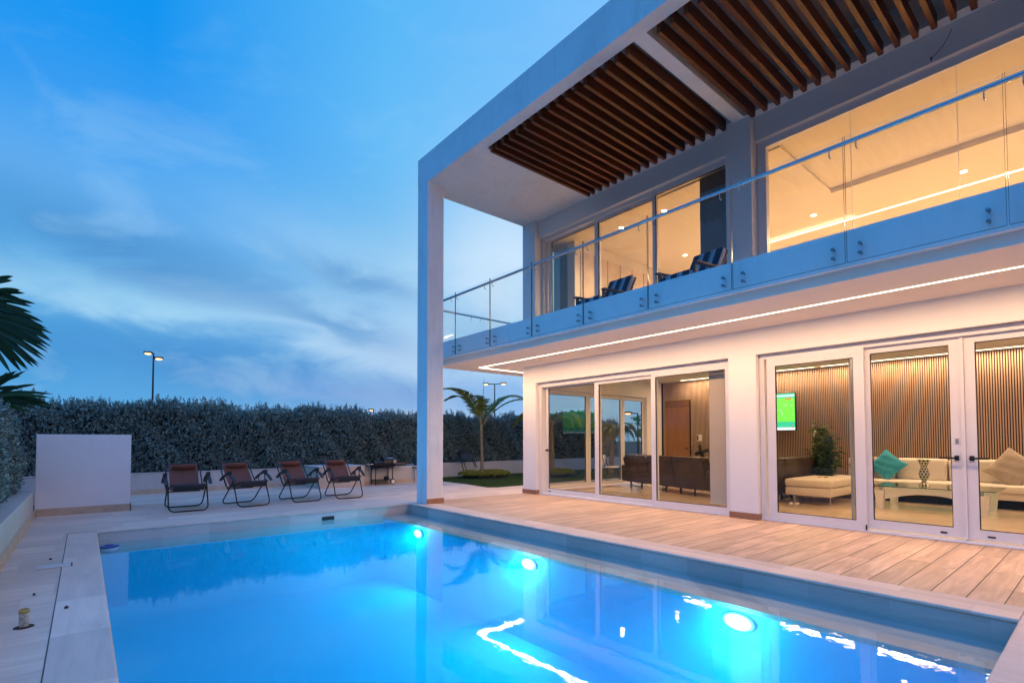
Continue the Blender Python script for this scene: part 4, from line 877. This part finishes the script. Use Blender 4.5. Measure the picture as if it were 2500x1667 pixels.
# foreground palm on the left: crown outside the picture, fronds reach in
t=thing('palm_tree','dark palm whose fronds hang into the picture at the left edge','palm tree',(-1.45,-7.0,0)); random.seed(12)
MB().tube([(0,0,0),(0,0,1.2),(0.02,0.03,2.45)],[0.12,0.09,0.07],12).build('trunk',M['trunk'],t,True)
o0=Vector((-1.45,-7.0,0))
TARGET=True
def P3(px,py,Y):
    D=7.0+(Y+6.0)*0.5; return Vector((9.2272,-5.2146,1.25))+(F2+R3*((px-1250.06)/1242.59)-U3*((py-1035.39)/1242.59))*D
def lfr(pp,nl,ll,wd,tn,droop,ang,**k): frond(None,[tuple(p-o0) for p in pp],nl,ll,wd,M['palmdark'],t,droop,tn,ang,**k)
crown=o0+Vector((0.02,0.03,2.42))
def fanfrond(rach,hub,tips,wd,Yc):
    """a broad frond: leaflets run from the rachis near `hub` to their own tips"""
    o=MB().tube([tuple(p-o0) for p in rach],[0.03,0.022,0.014,0.006][:len(rach)],8).build('frond',M['palmdark'],t,True)
    V=[];F=[];T=[]; dep=Vector((-F2.x,-F2.y,0)).normalized()
    for (tx,ty) in tips:
        for c_ in range(2):
            jx,jy=(0,0) if c_==0 else (random.uniform(-26,4),random.uniform(5,13))
            u=random.random(); bx=hub[0]+(hub[2]-hub[0])*u+random.uniform(-6,6); by=hub[1]+(hub[3]-hub[1])*min(1,max(0,(ty-hub[4])/(hub[5]-hub[4])))
            B=P3(bx,by,Yc-0.02+random.uniform(-.06,.06)); E=P3(tx+jx,ty+jy,Yc+random.uniform(-.10,.14)); d=E-B; L=d.length; dn=d.normalized(); sdv=dn.cross(dep).normalized(); fold=dep*random.uniform(-.35,.35)
            tone=min(1,max(0,random.gauss(0.35,0.22))); b0=len(V); m_=8
            for k in range(m_+1):
                q=k/m_; ww=wd*0.5*(0.45+0.75*math.sin(PI*min(1,q*0.85+0.12)))*(1 if q<0.86 else (1-q)/0.14+0.02)
                sagv=Vector((0,0,-1))*(0.05*L*math.sin(PI*q)*-1.0); c0=B+d*q+sagv; sv=(sdv+fold).normalized()
                V+= [tuple(c0+sv*ww-o0),tuple(c0+dep*0.012*(1-q)-o0),tuple(c0-sv*ww-o0)]; T+=[tone,tone*0.7,tone]
            for k in range(m_):
                i0=b0+3*k; F+= [(i0,i0+3,i0+4,i0+1),(i0+1,i0+4,i0+5,i0+2)]
    fastmesh('leaflets',np.array(V),np.array(F),M['palmdark'],o,np.array(T)); o.data.materials[0]=M['palmdark']
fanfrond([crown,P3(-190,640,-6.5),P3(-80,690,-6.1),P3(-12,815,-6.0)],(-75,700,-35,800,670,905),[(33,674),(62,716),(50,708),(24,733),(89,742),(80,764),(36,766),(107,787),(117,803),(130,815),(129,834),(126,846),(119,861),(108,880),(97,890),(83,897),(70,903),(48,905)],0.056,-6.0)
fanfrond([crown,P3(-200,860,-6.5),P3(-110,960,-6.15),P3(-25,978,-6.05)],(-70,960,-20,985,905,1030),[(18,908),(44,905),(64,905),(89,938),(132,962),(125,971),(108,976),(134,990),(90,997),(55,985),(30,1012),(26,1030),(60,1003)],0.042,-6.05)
def lfr(pp,nl,ll,wd,tn,droop,ang,**k): frond(None,[tuple(p-o0) for p in pp],nl,ll,wd,M['palmdark'],t,droop,tn,ang,**k)
for k in range(5):
    a=PI*0.75+k*0.55; lfr([crown,crown+Vector((math.cos(a)*0.5,-abs(math.sin(a))*0.5,0.7)),crown+Vector((math.cos(a)*1.1,-abs(math.sin(a))*1.1,0.7)),crown+Vector((math.cos(a)*1.7,-abs(math.sin(a))*1.7,0.0))],18,0.5,0.05,0.3,0.5,55)
# ------------------------------------------------------------ trees far behind
def leaftree(label,loc,h,cr,crz,nleaf,mt,tl=0.12,seed=1,name='tree',group=None,tr=0.12):
    g2=np.random.default_rng(seed); t=thing(name,label,'tree',loc,0,group)
    mb=MB(); mb.tube([(0,0,0),(0.05*tr,0,h*0.5),(0,0.1*tr,h)],[tr,tr*0.7,tr*0.35],8)
    cl=[]
    for i in range(14):
        a=g2.uniform(0,2*PI); q=g2.uniform(0.25,0.8); e=g2.uniform(-0.5,0.8); p=np.array([math.cos(a)*cr*q,math.sin(a)*cr*q,h+crz*e]); cl.append((p,g2.uniform(0.3,0.5)*cr))
        mb.tube([(0,0,h*0.6),tuple(p*0.5+np.array([0,0,h*0.4])),tuple(p)],[tr*0.4,tr*0.25,tr*0.08],5)
    mb.build('trunk',M['bark'],t)
    P=[]
    for p,r in cl:
        k=nleaf//14; d=g2.normal(0,1,(k,3)); d/=np.linalg.norm(d,axis=1,keepdims=True); P.append(p+d*r*(g2.random((k,1))**0.35)*np.array([1,1,crz/cr*1.1]))
    P=np.concatenate(P); n=len(P); V,Fc,T=leaves(P,g2.normal(0,1,(n,3)),tl*g2.uniform(0.6,1.2,n),tl*0.5*np.ones(n),np.clip(g2.normal(0.5,0.25,n),0,1)); fastmesh('crown',V,Fc,mt,t,T); return t
leaftree('bright green tree beyond the hedge, seen through the corner glass door',(-9.0,14.3,-0.1),1.95,2.2,0.75,9000,M['treeleaf'],0.20,4)
leaftree('green tree beyond the hedge, seen through the last pane of the end wall',(-7.5,21.0,-0.1),1.9,2.2,0.9,6000,M['treeleaf'],0.20,9)
far=[(-58,-39,5.2,'leftmost'),(-60,-35,5.6,'second from left'),(-62,-30.5,5.5,'third from left'),(-66,-27,5.6,'fourth from left'),(-70,-24,5.5,'rightmost')]
for i,(x,y,h,w_) in enumerate(far):
    leaftree('dark distant tree on the skyline above the hedge, '+w_+' of the five',(x,y,-0.1),h*0.72,3.4,2.0,2600,M['farleaf'],0.6,20+i,'distant_tree','dark distant trees above the back hedge',0.3)
# ------------------------------------------------------------ street lamps
def lamp(label,loc,h,az,arm,low=0.0,one=False):
    t=thing('street_lamp',label,'street lamp',loc,az,'street lamps beyond the hedge')
    MB().tube([(0,0,0),(0,0,h)],[0.09,0.055],10).build('pole',M['lampmetal'],t,True)
    for k,s in enumerate((-1,1)):
        if one and s==1: continue
        z=h-(low if s==1 else 0); MB().tube([(0,0,z-0.05),(s*arm*0.6,0,z),(s*arm,0,z)],0.045,8).build('arm',M['lampmetal'],t,True)
        hd=MB(); hd.bbox(s*arm-0.30,s*arm+0.30,-0.17,0.17,z-0.02,z+0.12,0.05,2); ho=hd.build('lamp_head',M['lampmetal'],t,True)
        MB().lathe([(0.24,-0.02),(0.21,-0.10),(0.10,-0.14),(0.01,-0.15)],(s*arm,0,z),16).build('lamp_glass',M['sodium'],ho,True)
def far_at(px,dist,py=None):
    v=F2+R3*((px-1250.06)/1242.59)-U3*(((py or 1066)-1035.39)/1242.59); c=Vector((9.2272,-5.2146,1.25)); return c+v*dist
p=far_at(375,42,862); lamp('tall twin street lamp in the open sky left of the house',(p.x,p.y,-0.1),p.z+0.1,math.atan2(Rt.y,Rt.x)+R(12),0.40,0.42)
p=far_at(1207.8,56,936.7); lamp('twin armed street lamp above the palm between column and house',(p.x,p.y,-0.1),p.z+0.1,math.atan2(Rt.y,Rt.x)-R(12),1.0)
p=far_at(1557,44,1008); lamp('single armed street lamp seen through the end window of the living room',(p.x,p.y,-0.1),p.z+0.1,math.atan2(Rt.y,Rt.x),0.85,0,True)
p=far_at(912,60,1000); lamp('street lamp just peeping over the hedge behind the grill',(p.x,p.y,-0.1),p.z+0.1,math.atan2(Rt.y,Rt.x),0.3,0,True)
# distant town lights on the left
for i,(px,py,dd) in enumerate(((88,1021,55),(240,1058,50),(83,1050,55))):
    p=far_at(px,dd,py); t=thing('town_light','tiny lit lamp far beyond the hedge at the left, '+('uppermost','rightmost','lowest')[i],'lamp',(p.x,p.y,-0.1),0,'tiny lights beyond the hedge')
    MB().tube([(0,0,0),(0,0,p.z+0.1)],0.06,6).build('post',M['lampmetal'],t); MB().lathe([(0.05,0.12),(0.2,0.06),(0.24,0.0),(0.2,-0.08),(0.02,-0.1)],(0,0,p.z+0.2),12).build('lamp_globe',M['sodium'],t,True)
# ------------------------------------------------------------ balcony recliners
def stripemat():
    m,N,out=newmat('navy_striped_cushion'); tc=N.n('ShaderNodeTexCoord'); sp=N.n('ShaderNodeSeparateXYZ'); N.l(tc.outputs['Object'],sp.inputs[0])
    fr=N.m('FRACT',N.m('DIVIDE',N.m('ADD',sp.outputs[1],1.0),0.20))
    col=N.ramp(fr,[(0.0,(0.010,0.015,0.045)),(0.30,(0.36,0.40,0.46)),(0.38,(0.02,0.03,0.07)),(0.44,(0.36,0.40,0.46)),(0.70,(0.12,0.15,0.22)),(0.76,(0.010,0.015,0.045))],'CONSTANT')
    c=coords(N,'Object'); principled(N,out,col,0.9,0,0.2,bump(N,noise(N,c,8,3),0.3,0.02)); return m
M['stripe']=stripemat()
def recliner():
    t=thing('recliner','x','recliner',(0,0,0),0,'striped recliners on the balcony')
    A=Vector((0,1,0))
    def slab(c,hx,hy,hz,ang,mt,name,b=0.03):
        mb=MB().bbox(-hx,hx,-hy,hy,-hz,hz,b,3); mb.xform(Matrix.Translation(c)@Matrix.Rotation(R(ang),4,'Y')); return mb.build(name,mt,t,True)
    slab((0.02,0,0.36),0.33,0.27,0.05,-8,M['stripe'],'seat_cushion')
    slab((-0.42,0,0.64),0.36,0.27,0.05,-118+180,M['stripe'],'back_cushion')
    slab((-0.50,0,0.60),0.40,0.25,0.015,-118+180,M['chairwood'],'back_frame',0.006)
    slab((0.02,0,0.29),0.36,0.27,0.018,-8,M['chairwood'],'seat_frame',0.006)
    for s in (-1,1):
        slab((-0.05,s*0.33,0.56),0.36,0.04,0.014,3,M['chairwood'],'armrest',0.005)
        mb=MB(); mb.box(0.24,0.29,s*0.31-0.02,s*0.31+0.02,0,0.55); mb.build('front_leg',M['chairwood'],t)
        mb=MB(); mb.prism([(-0.42,0),(-0.36,0),(-0.22,0.55),(-0.28,0.55)],'y',s*0.31-0.02,s*0.31+0.02); mb.build('rear_leg',M['chairwood'],t)
    return t
rc=recliner(); rc.location=(3.40,1.74,UF); rc.rotation_euler=(0,0,R(268)); rc['label']='left striped recliner on the balcony, nearer the far end'
dup(rc,(5.10,1.74,UF),R(266),'right striped recliner on the balcony, in front of the dark blind')
# ------------------------------------------------------------ living room
def cushion(name,label,c,size,th,rot,mt,group=None):
    n=14; mb=MB(); vs=[];fs=[]
    for side in (1,-1):
        for i in range(n+1):
            for j in range(n+1):
                u=-1+2*i/n; v=-1+2*j/n; pin=1-0.10*(1-u*u)*abs(v)**4; pin2=1-0.10*(1-v*v)*abs(u)**4
                k=(max(0,(1-u**4)*(1-v**4)))**0.5; wr=0.008*math.sin(u*7+v*3)+0.006*math.sin(v*11-u*4)
                vs.append((u*size/2*pin2,side*(th/2*k+wr*k),v*size/2*pin))
    for s in range(2):
        o=s*(n+1)**2
        for i in range(n):
            for j in range(n): a=o+i*(n+1)+j; fs.append((a,a+1,a+n+2,a+n+1))
    mb.add(vs,fs); mb.xform(rot); o=mb.build(name,mt,None,True,c)
    bm=bmesh.new(); bm.from_mesh(o.data); bmesh.ops.remove_doubles(bm,verts=bm.verts[:],dist=0.0005); bmesh.ops.recalc_face_normals(bm,faces=bm.faces[:]); bm.to_mesh(o.data); bm.free()
    return tag(o,label,'cushion',group)
# cream sofa along the slatted wall
t=thing('cream_sofa','long cream sofa in front of the slatted wood wall','sofa',(0,0,0))
MB().bbox(5.65,11.0,7.42,8.25,0.17,0.30,0.02,2).build('base',M['cream'],t,True)
MB().bbox(5.65,11.0,7.36,8.20,0.30,0.435,0.035,3).build('seat',M['cream'],t,True)
for a,b2 in ((5.30,6.17),(6.19,7.02),(7.04,7.9),(7.92,8.8),(8.82,9.7)): MB().bbox(a,b2,7.98,8.24,0.42,0.875,0.06,4).build('back_cushion',M['cream'],t,True)
MB().bbox(5.02,5.65,7.05,8.25,0.20,0.455,0.04,3).build('chaise',M['cream'],t,True)
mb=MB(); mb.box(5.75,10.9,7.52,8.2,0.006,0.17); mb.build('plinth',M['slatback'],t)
rx=Matrix.Rotation(R(-18),4,'X')@Matrix.Rotation(R(45),4,'Y')
cushion('cushion','teal velvet cushion on its corner on the cream sofa',(6.07,7.80,0.72),0.53,0.17,Matrix.Rotation(R(-16),4,'X')@Matrix.Rotation(R(40),4,'Y'),M['teal'],'scatter cushions on the cream sofa')
cushion('cushion','taupe cushion half hidden behind the teal one on the cream sofa',(5.68,7.86,0.73),0.50,0.16,Matrix.Rotation(R(-16),4,'X')@Matrix.Rotation(R(42),4,'Y'),M['taupe'],'scatter cushions on the cream sofa')
cushion('cushion','creased taupe cushion at the right of the cream sofa',(7.98,7.78,0.72),0.62,0.18,Matrix.Rotation(R(-20),4,'X')@Matrix.Rotation(R(38),4,'Y'),M['taupe'],'scatter cushions on the cream sofa')
# coffee table
t=thing('coffee_table','glass topped coffee table on white arched frames','coffee table',(0,0,0))
MB().box(6.24,7.95,5.94,7.06,0.408,0.420).build('glass_top',M['tableglass'],t)
e=MB(); e.box(6.24,7.95,5.934,5.9395,0.407,0.421); e.box(6.234,6.2395,5.934,7.06,0.407,0.421); e.box(7.9505,7.956,5.934,7.06,0.407,0.421); e.build('glass_edge',M['glassedge'],t)
for yy in (6.0,6.9):
    pr=[(6.32,0.006),(6.44,0.006),(6.46,0.20)]
    for k in range(13):
        u=k/12; x=6.46+(7.72-6.46)*u; pr.append((x,0.20+0.115*math.sin(PI*u)))
    pr+=[(7.74,0.006),(7.86,0.006),(7.90,0.33),(7.86,0.33),(7.80,0.40),(6.42,0.40),(6.36,0.33),(6.30,0.33)]
    # split concave outline into quads strips
    mb=MB(); 
    top=lambda x:0.345+0.05*(1-((x-7.1)/0.75)**2)
    xs_=[6.46+(7.72-6.46)*k/14 for k in range(15)]
    for k in range(14):
        a,b2=xs_[k],xs_[k+1]; f1=0.18+0.12*math.sin(PI*k/14); f3=0.18+0.12*math.sin(PI*(k+1)/14)
        mb.prism([(a,f1),(b2,f3),(b2,0.40),(a,0.40)],'y',yy,yy+0.07)
    mb.prism([(6.34,0.006),(6.43,0.006),(6.46,0.34),(6.31,0.34)],'y',yy-0.02,yy+0.09); mb.prism([(7.75,0.006),(7.84,0.006),(7.88,0.34),(7.72,0.34)],'y',yy-0.02,yy+0.09)
    mb.build('arch_frame',M['lacquer'],t)
for x in (6.40,7.78):
    for yy in (6.035,6.935): MB().lathe([(0.022,0.34),(0.022,0.407)],(x,yy,0),12).build('glass_pad',M['steel'],t,True)
# vase: black and white mosaic
m,N,out=newmat('mosaic_vase'); tc=N.n('ShaderNodeTexCoord'); sp=N.n('ShaderNodeSeparateXYZ'); N.l(tc.outputs['Object'],sp.inputs[0])
an=N.m('DIVIDE',N.m('ARCTAN2',sp.outputs[1],sp.outputs[0]),2*PI/9); zz=N.m('DIVIDE',sp.outputs[2],0.048)
fa=N.m('FRACT',N.m('ADD',an,N.m('MULTIPLY',N.m('FLOOR',zz),0.5))); fz=N.m('FRACT',zz)
k=N.m('MULTIPLY',N.m('LESS_THAN',N.m('ABSOLUTE',N.m('SUBTRACT',fa,0.5)),0.26),N.m('LESS_THAN',N.m('ABSOLUTE',N.m('SUBTRACT',fz,0.5)),0.34))
principled(N,out,N.mix(k,(0.72,0.64,0.46,1),(0.015,0.012,0.01,1)),0.12,0.3); M['mosaic']=m
MB().lathe([(0.075,0),(0.085,0.008),(0.04,0.07),(0.036,0.10),(0.075,0.17),(0.082,0.22),(0.07,0.28),(0.048,0.33),(0.05,0.37),(0.095,0.47),(0.10,0.48),(0.09,0.48),(0.04,0.36)],n=32).build('vase',M['mosaic'],None,True,(6.95,6.475,0.421))
tag(bpy.data.objects['vase'],'tall waisted vase with black and white mosaic on the glass table','vase')
# ottoman bench
t=thing('ottoman','cream leather ottoman on thin metal legs inside the right hand doors','ottoman',(0,0,0))
MB().bbox(4.93,5.75,5.52,6.95,0.175,0.335,0.02,2).build('base',M['creamleather'],t,True); MB().bbox(4.92,5.76,5.51,6.96,0.337,0.495,0.045,4).build('seat',M['creamleather'],t,True)
for x in (5.06,5.70):
    for y in (5.62,6.85): MB().tube([(x,y,0.006),(x,y,0.18)],0.009,8).build('leg',M['steel'],t,True)
t=thing('glasses','pair of folded brown glasses lying on the ottoman','glasses',(5.35,6.35,0.4955))
mb=MB()
for s in (-1,1):
    mb.tube([(s*0.05+0.04*math.cos(a),0.03*math.sin(a),0.012) for a in [2*PI*k/12 for k in range(12)]],0.005,6,True)
    mb.tube([(s*0.09,0,0.012),(s*0.10,-0.05,0.010),(s*0.04,-0.10,0.006)],0.004,6)
mb.tube([(-0.012,0,0.012),(0.012,0,0.012)],0.004,6); mb.build('frame',M['chairwood'],t,True)
t=thing('slippers','pair of small white slippers on the floor under the ottoman','slippers',(5.10,5.50,0.006))
for s in (-1,1):
    o=MB().lathe([(0.002,0),(0.05,0.0),(0.052,0.014),(0.03,0.03),(0.002,0.036)],(0,0,0),14).build('slipper',M['lacquer'],t,True); o.location=(0.055*s,0,0); o.scale=(0.75,1.7,1)
# brown leather sofas (backs to the camera)
def sofa(label,loc,rz,widths,h=0.84):
    t=thing('leather_sofa',label,'sofa',loc,rz,'brown leather sofas with their backs to the doors'); x=0
    for i,w_ in enumerate(widths):
        mb=MB(); a,b2=x+0.006,x+w_-0.006; f=0.05
        prof=[(0.0,0.78),(0.02,0.82),(0.10,0.84),(0.22,0.80),(0.30,0.50),(0.30,0.16),(0.08,0.16),(0.10,0.36)]
        pts=[(y,z) for y,z in prof]
        vs=[];k=len(pts)
        for xx,ins in ((a,0.03),(a+0.035,0.0),((a+b2)/2,-0.008),(b2-0.035,0.0),(b2,0.03)):
            cyy,czz=0.17,0.5; vs+=[(xx,cyy+(y-cyy)*(1-ins),czz+(z-czz)*(1-ins*0.6)) for y,z in pts]
        fs=[tuple(range(k-1,-1,-1)),tuple(4*k+q for q in range(k))]
        for r_ in range(4):
            for q in range(k): fs.append((r_*k+q,r_*k+(q+1)%k,(r_+1)*k+(q+1)%k,(r_+1)*k+q))
        mb.add(vs,fs); mb.build('back_panel',M['leather'],t,True)
        MB().bbox(a+0.02,b2-0.02,0.0+0.02,0.26,0.80,0.885,0.035,3).build('headrest',M['leather'],t,True)
        MB().bbox(a,b2,0.28,0.92,0.16,0.44,0.05,3).build('seat_cushion',M['leather'],t,True)
        x+=w_
    for xx in (-0.19,x+0.01): MB().bbox(xx,xx+0.18,0.06,0.92,0.16,0.60,0.05,3).build('armrest',M['leather'],t,True)
    for i in range(len(widths)):
        xx=sum(widths[:i])+0.12
        mb=MB(); mb.tube([(xx,0.18,0.16),(xx+0.10,0.16,0.05),(xx+0.42,0.16,0.05),(xx+0.5,0.2,0.16)],0.012,6); mb.box(xx,xx+0.03,0.15,0.18,0.006,0.16); mb.box(xx+0.47,xx+0.5,0.15,0.18,0.006,0.16); mb.build('recliner_mechanism',M['black'],t)
    return t
an=math.atan2(5.1-5.985,3.255-0.5)
sofa('brown leather sofa seen from behind through the left glass doors',(0.62,5.93,0),an,(0.96,0.98,1.0))
sofa('brown leather sofa seen end on behind the cream ottoman',(4.78,4.95,0),R(88),(0.95,0.95,0.9))
# indoor plant
t=thing('houseplant','tall bushy potted plant in front of the slatted wall by the television','plant',(5.0,7.55,0.006))
MB().lathe([(0.12,0),(0.16,0.30),(0.17,0.30),(0.17,0.32),(0.14,0.32),(0.13,0.28),(0.01,0.28)],n=24).build('pot',M['planter'],t,True)
mb=MB(); random.seed(31)
P=[];D=[]
for i in range(26):
    a=random.uniform(0,2*PI); hh=random.uniform(0.7,1.75); rr=random.uniform(0.05,0.30); mb.tube([(0.03*math.cos(a),0.03*math.sin(a),0.28),(rr*0.5*math.cos(a),rr*0.5*math.sin(a),hh*0.6),(rr*math.cos(a),rr*math.sin(a),hh)],[0.008,0.006,0.003],5)
    for k in range(38):
        f=random.uniform(0.30,1); P.append((rr*f*math.cos(a)+random.gauss(0,0.05),rr*f*math.sin(a)+random.gauss(0,0.05),0.28+(hh-0.28)*f)); b=random.uniform(0,2*PI); D.append((math.cos(b),math.sin(b),random.uniform(-0.5,0.5)))
mb.build('stems',M['leafin'],t); P=np.array(P);D=np.array(D); L=rng.uniform(0.10,0.19,len(P)); V,Fc,T=leaves(P,D,L,L*0.36,rng.random(len(P))); fastmesh('leaves',V,Fc,leaf('glossy_indoor_leaf',(0.02,0.05,0.012),(0.10,0.15,0.03),0.3,0.2),t,T)
# television
t=thing('television','wall mounted television showing a green football pitch','television',(0,0,0))
MB().bbox(2.42,4.105,YB-0.07,YB-0.03,1.495,2.445,0.006,1).build('casing',M['black'],t); MB().box(3.1,3.5,YB-0.03,YB-0.001,1.8,2.1).build('wall_bracket',M['black'],t)
m,N,out=newmat('tv_picture'); tc=N.n('ShaderNodeTexCoord'); sp=N.n('ShaderNodeSeparateXYZ'); N.l(tc.outputs['Object'],sp.inputs[0])
zz=N.m('DIVIDE',N.m('SUBTRACT',sp.outputs[2],1.5),0.94)
col=N.ramp(zz,[(0.0,lin(225,245,250)),(0.07,lin(225,245,250)),(0.09,lin(60,190,150)),(0.22,lin(60,190,140)),(0.25,lin(115,222,70)),(0.85,lin(125,228,80)),(0.88,lin(70,190,130)),(0.93,lin(215,240,255)),(0.96,lin(90,205,160))])
nn=noise(N,coords(N,'Object',(6,1,6)),3,3); col=N.mix(N.m('MULTIPLY',N.m('GREATER_THAN',nn,0.66),0.6),col,lin(240,250,240))
e=N.n('ShaderNodeEmission'); N.l(col,e.inputs[0]); e.inputs[1].default_value=1.5; N.l(e.outputs[0],out.inputs[0])
MB().box(2.435,4.09,YB-0.0735,YB-0.0705,1.51,2.43).build('screen',m,t)
sc=MB().box(3.86,4.02,YB-0.0765,YB-0.0738,2.27,2.31).build('scoreboard',emit('orange_caption',(0.95,0.35,0.08),1.0),t)
for (px_,pz_) in ((3.75,1.98),(3.78,1.90),(4.0,1.60),(4.03,1.56)): MB().box(px_,px_+0.02,YB-0.0762,YB-0.0738,pz_,pz_+0.05).build('player',emit('player_kit',(0.9,0.9,0.95) if pz_>1.7 else (0.8,0.2,0.15),0.9),t)
# fan
t=thing('standing_fan','black wire floor fan behind the brown leather sofa','fan',(2.30,7.0,0.0)); c=Vector((0,0,0.95))
for r_ in (0.24,0.16,0.08): MB().tube([(r_*math.cos(a),-0.05,0.95+r_*math.sin(a)) for a in [2*PI*k/28 for k in range(28)]],0.005,6,True).build('guard_ring',M['black'],t)
mb=MB()
for k in range(16):
    a=2*PI*k/16; mb.tube([(0.03*math.cos(a),-0.08,0.95+0.03*math.sin(a)),(0.16*math.cos(a),-0.075,0.95+0.16*math.sin(a)),(0.24*math.cos(a),-0.05,0.95+0.24*math.sin(a))],0.003,5)
mb.build('guard_wires',M['black'],t)
for k in range(4):
    a=2*PI*k/4+0.3; mb=MB(); mb.obox((0.11*math.cos(a),0,0.95+0.11*math.sin(a)),0.09,0.004,0.045,(Vector((math.cos(a),0.2,math.sin(a))).normalized(),Vector((0,1,0)),Vector((-math.sin(a),0.3,math.cos(a))).normalized())); mb.build('blade',M['plastic'],t)
MB().lathe([(0.03,-0.09),(0.045,-0.06),(0.06,0.02),(0.05,0.12)],(0,0,0.95),18,'y').build('motor',M['black'],t,True)
MB().tube([(0,0.03,0.95),(0,0.03,0.03)],0.016,8).build('pole',M['black'],t,True); MB().lathe([(0.2,0.006),(0.19,0.03),(0.03,0.04)],n=24).build('base',M['black'],t,True)
# metal chair outside the end window, white chairs beyond
def wirechair(label,loc,rz):
    t=thing('metal_chair',label,'chair',loc,rz,'chairs outside the end window')
    for s in (-1,1): MB().tube([(0.20,s*0.24,0.42),(0.28,s*0.24,0.02),(0.22,s*0.24,0.012),(-0.22,s*0.24,0.012),(-0.26,s*0.24,0.04),(-0.16,s*0.24,0.42),(-0.26,s*0.24,0.80)],0.011,8).build('sled_frame',M['black'],t,True)
    MB().bbox(-0.2,0.22,-0.23,0.23,0.42,0.45,0.01,2).build('seat',M['lacquer'],t,True); mb=MB().bbox(-0.27,-0.22,-0.23,0.23,0.52,0.80,0.01,2); mb.build('backrest',M['lacquer'],t,True); return t
wirechair('black framed chair with pale seat on the path outside the end window',(-0.95,7.4,0.0),R(30))
wc=thing('white_chair','left white tub chair beyond the end window glass','chair',(-0.85,9.9,0),R(200),'white tub chairs outside')
MB().bbox(-0.28,0.28,-0.28,0.28,0.38,0.46,0.03,3).build('seat',M['lacquer'],wc,True); MB().bbox(-0.30,-0.22,-0.28,0.28,0.40,1.0,0.03,3).build('backrest',M['lacquer'],wc,True)
for sx in (-0.22,0.22):
    for sy in (-0.22,0.22): MB().tube([(sx,sy,0.38),(sx*1.1,sy*1.1,0)],0.016,8).build('leg',M['alu_dark'],wc,True)
dup(wc,(-0.7,10.9,0),R(170),'right white tub chair beyond the end window glass')
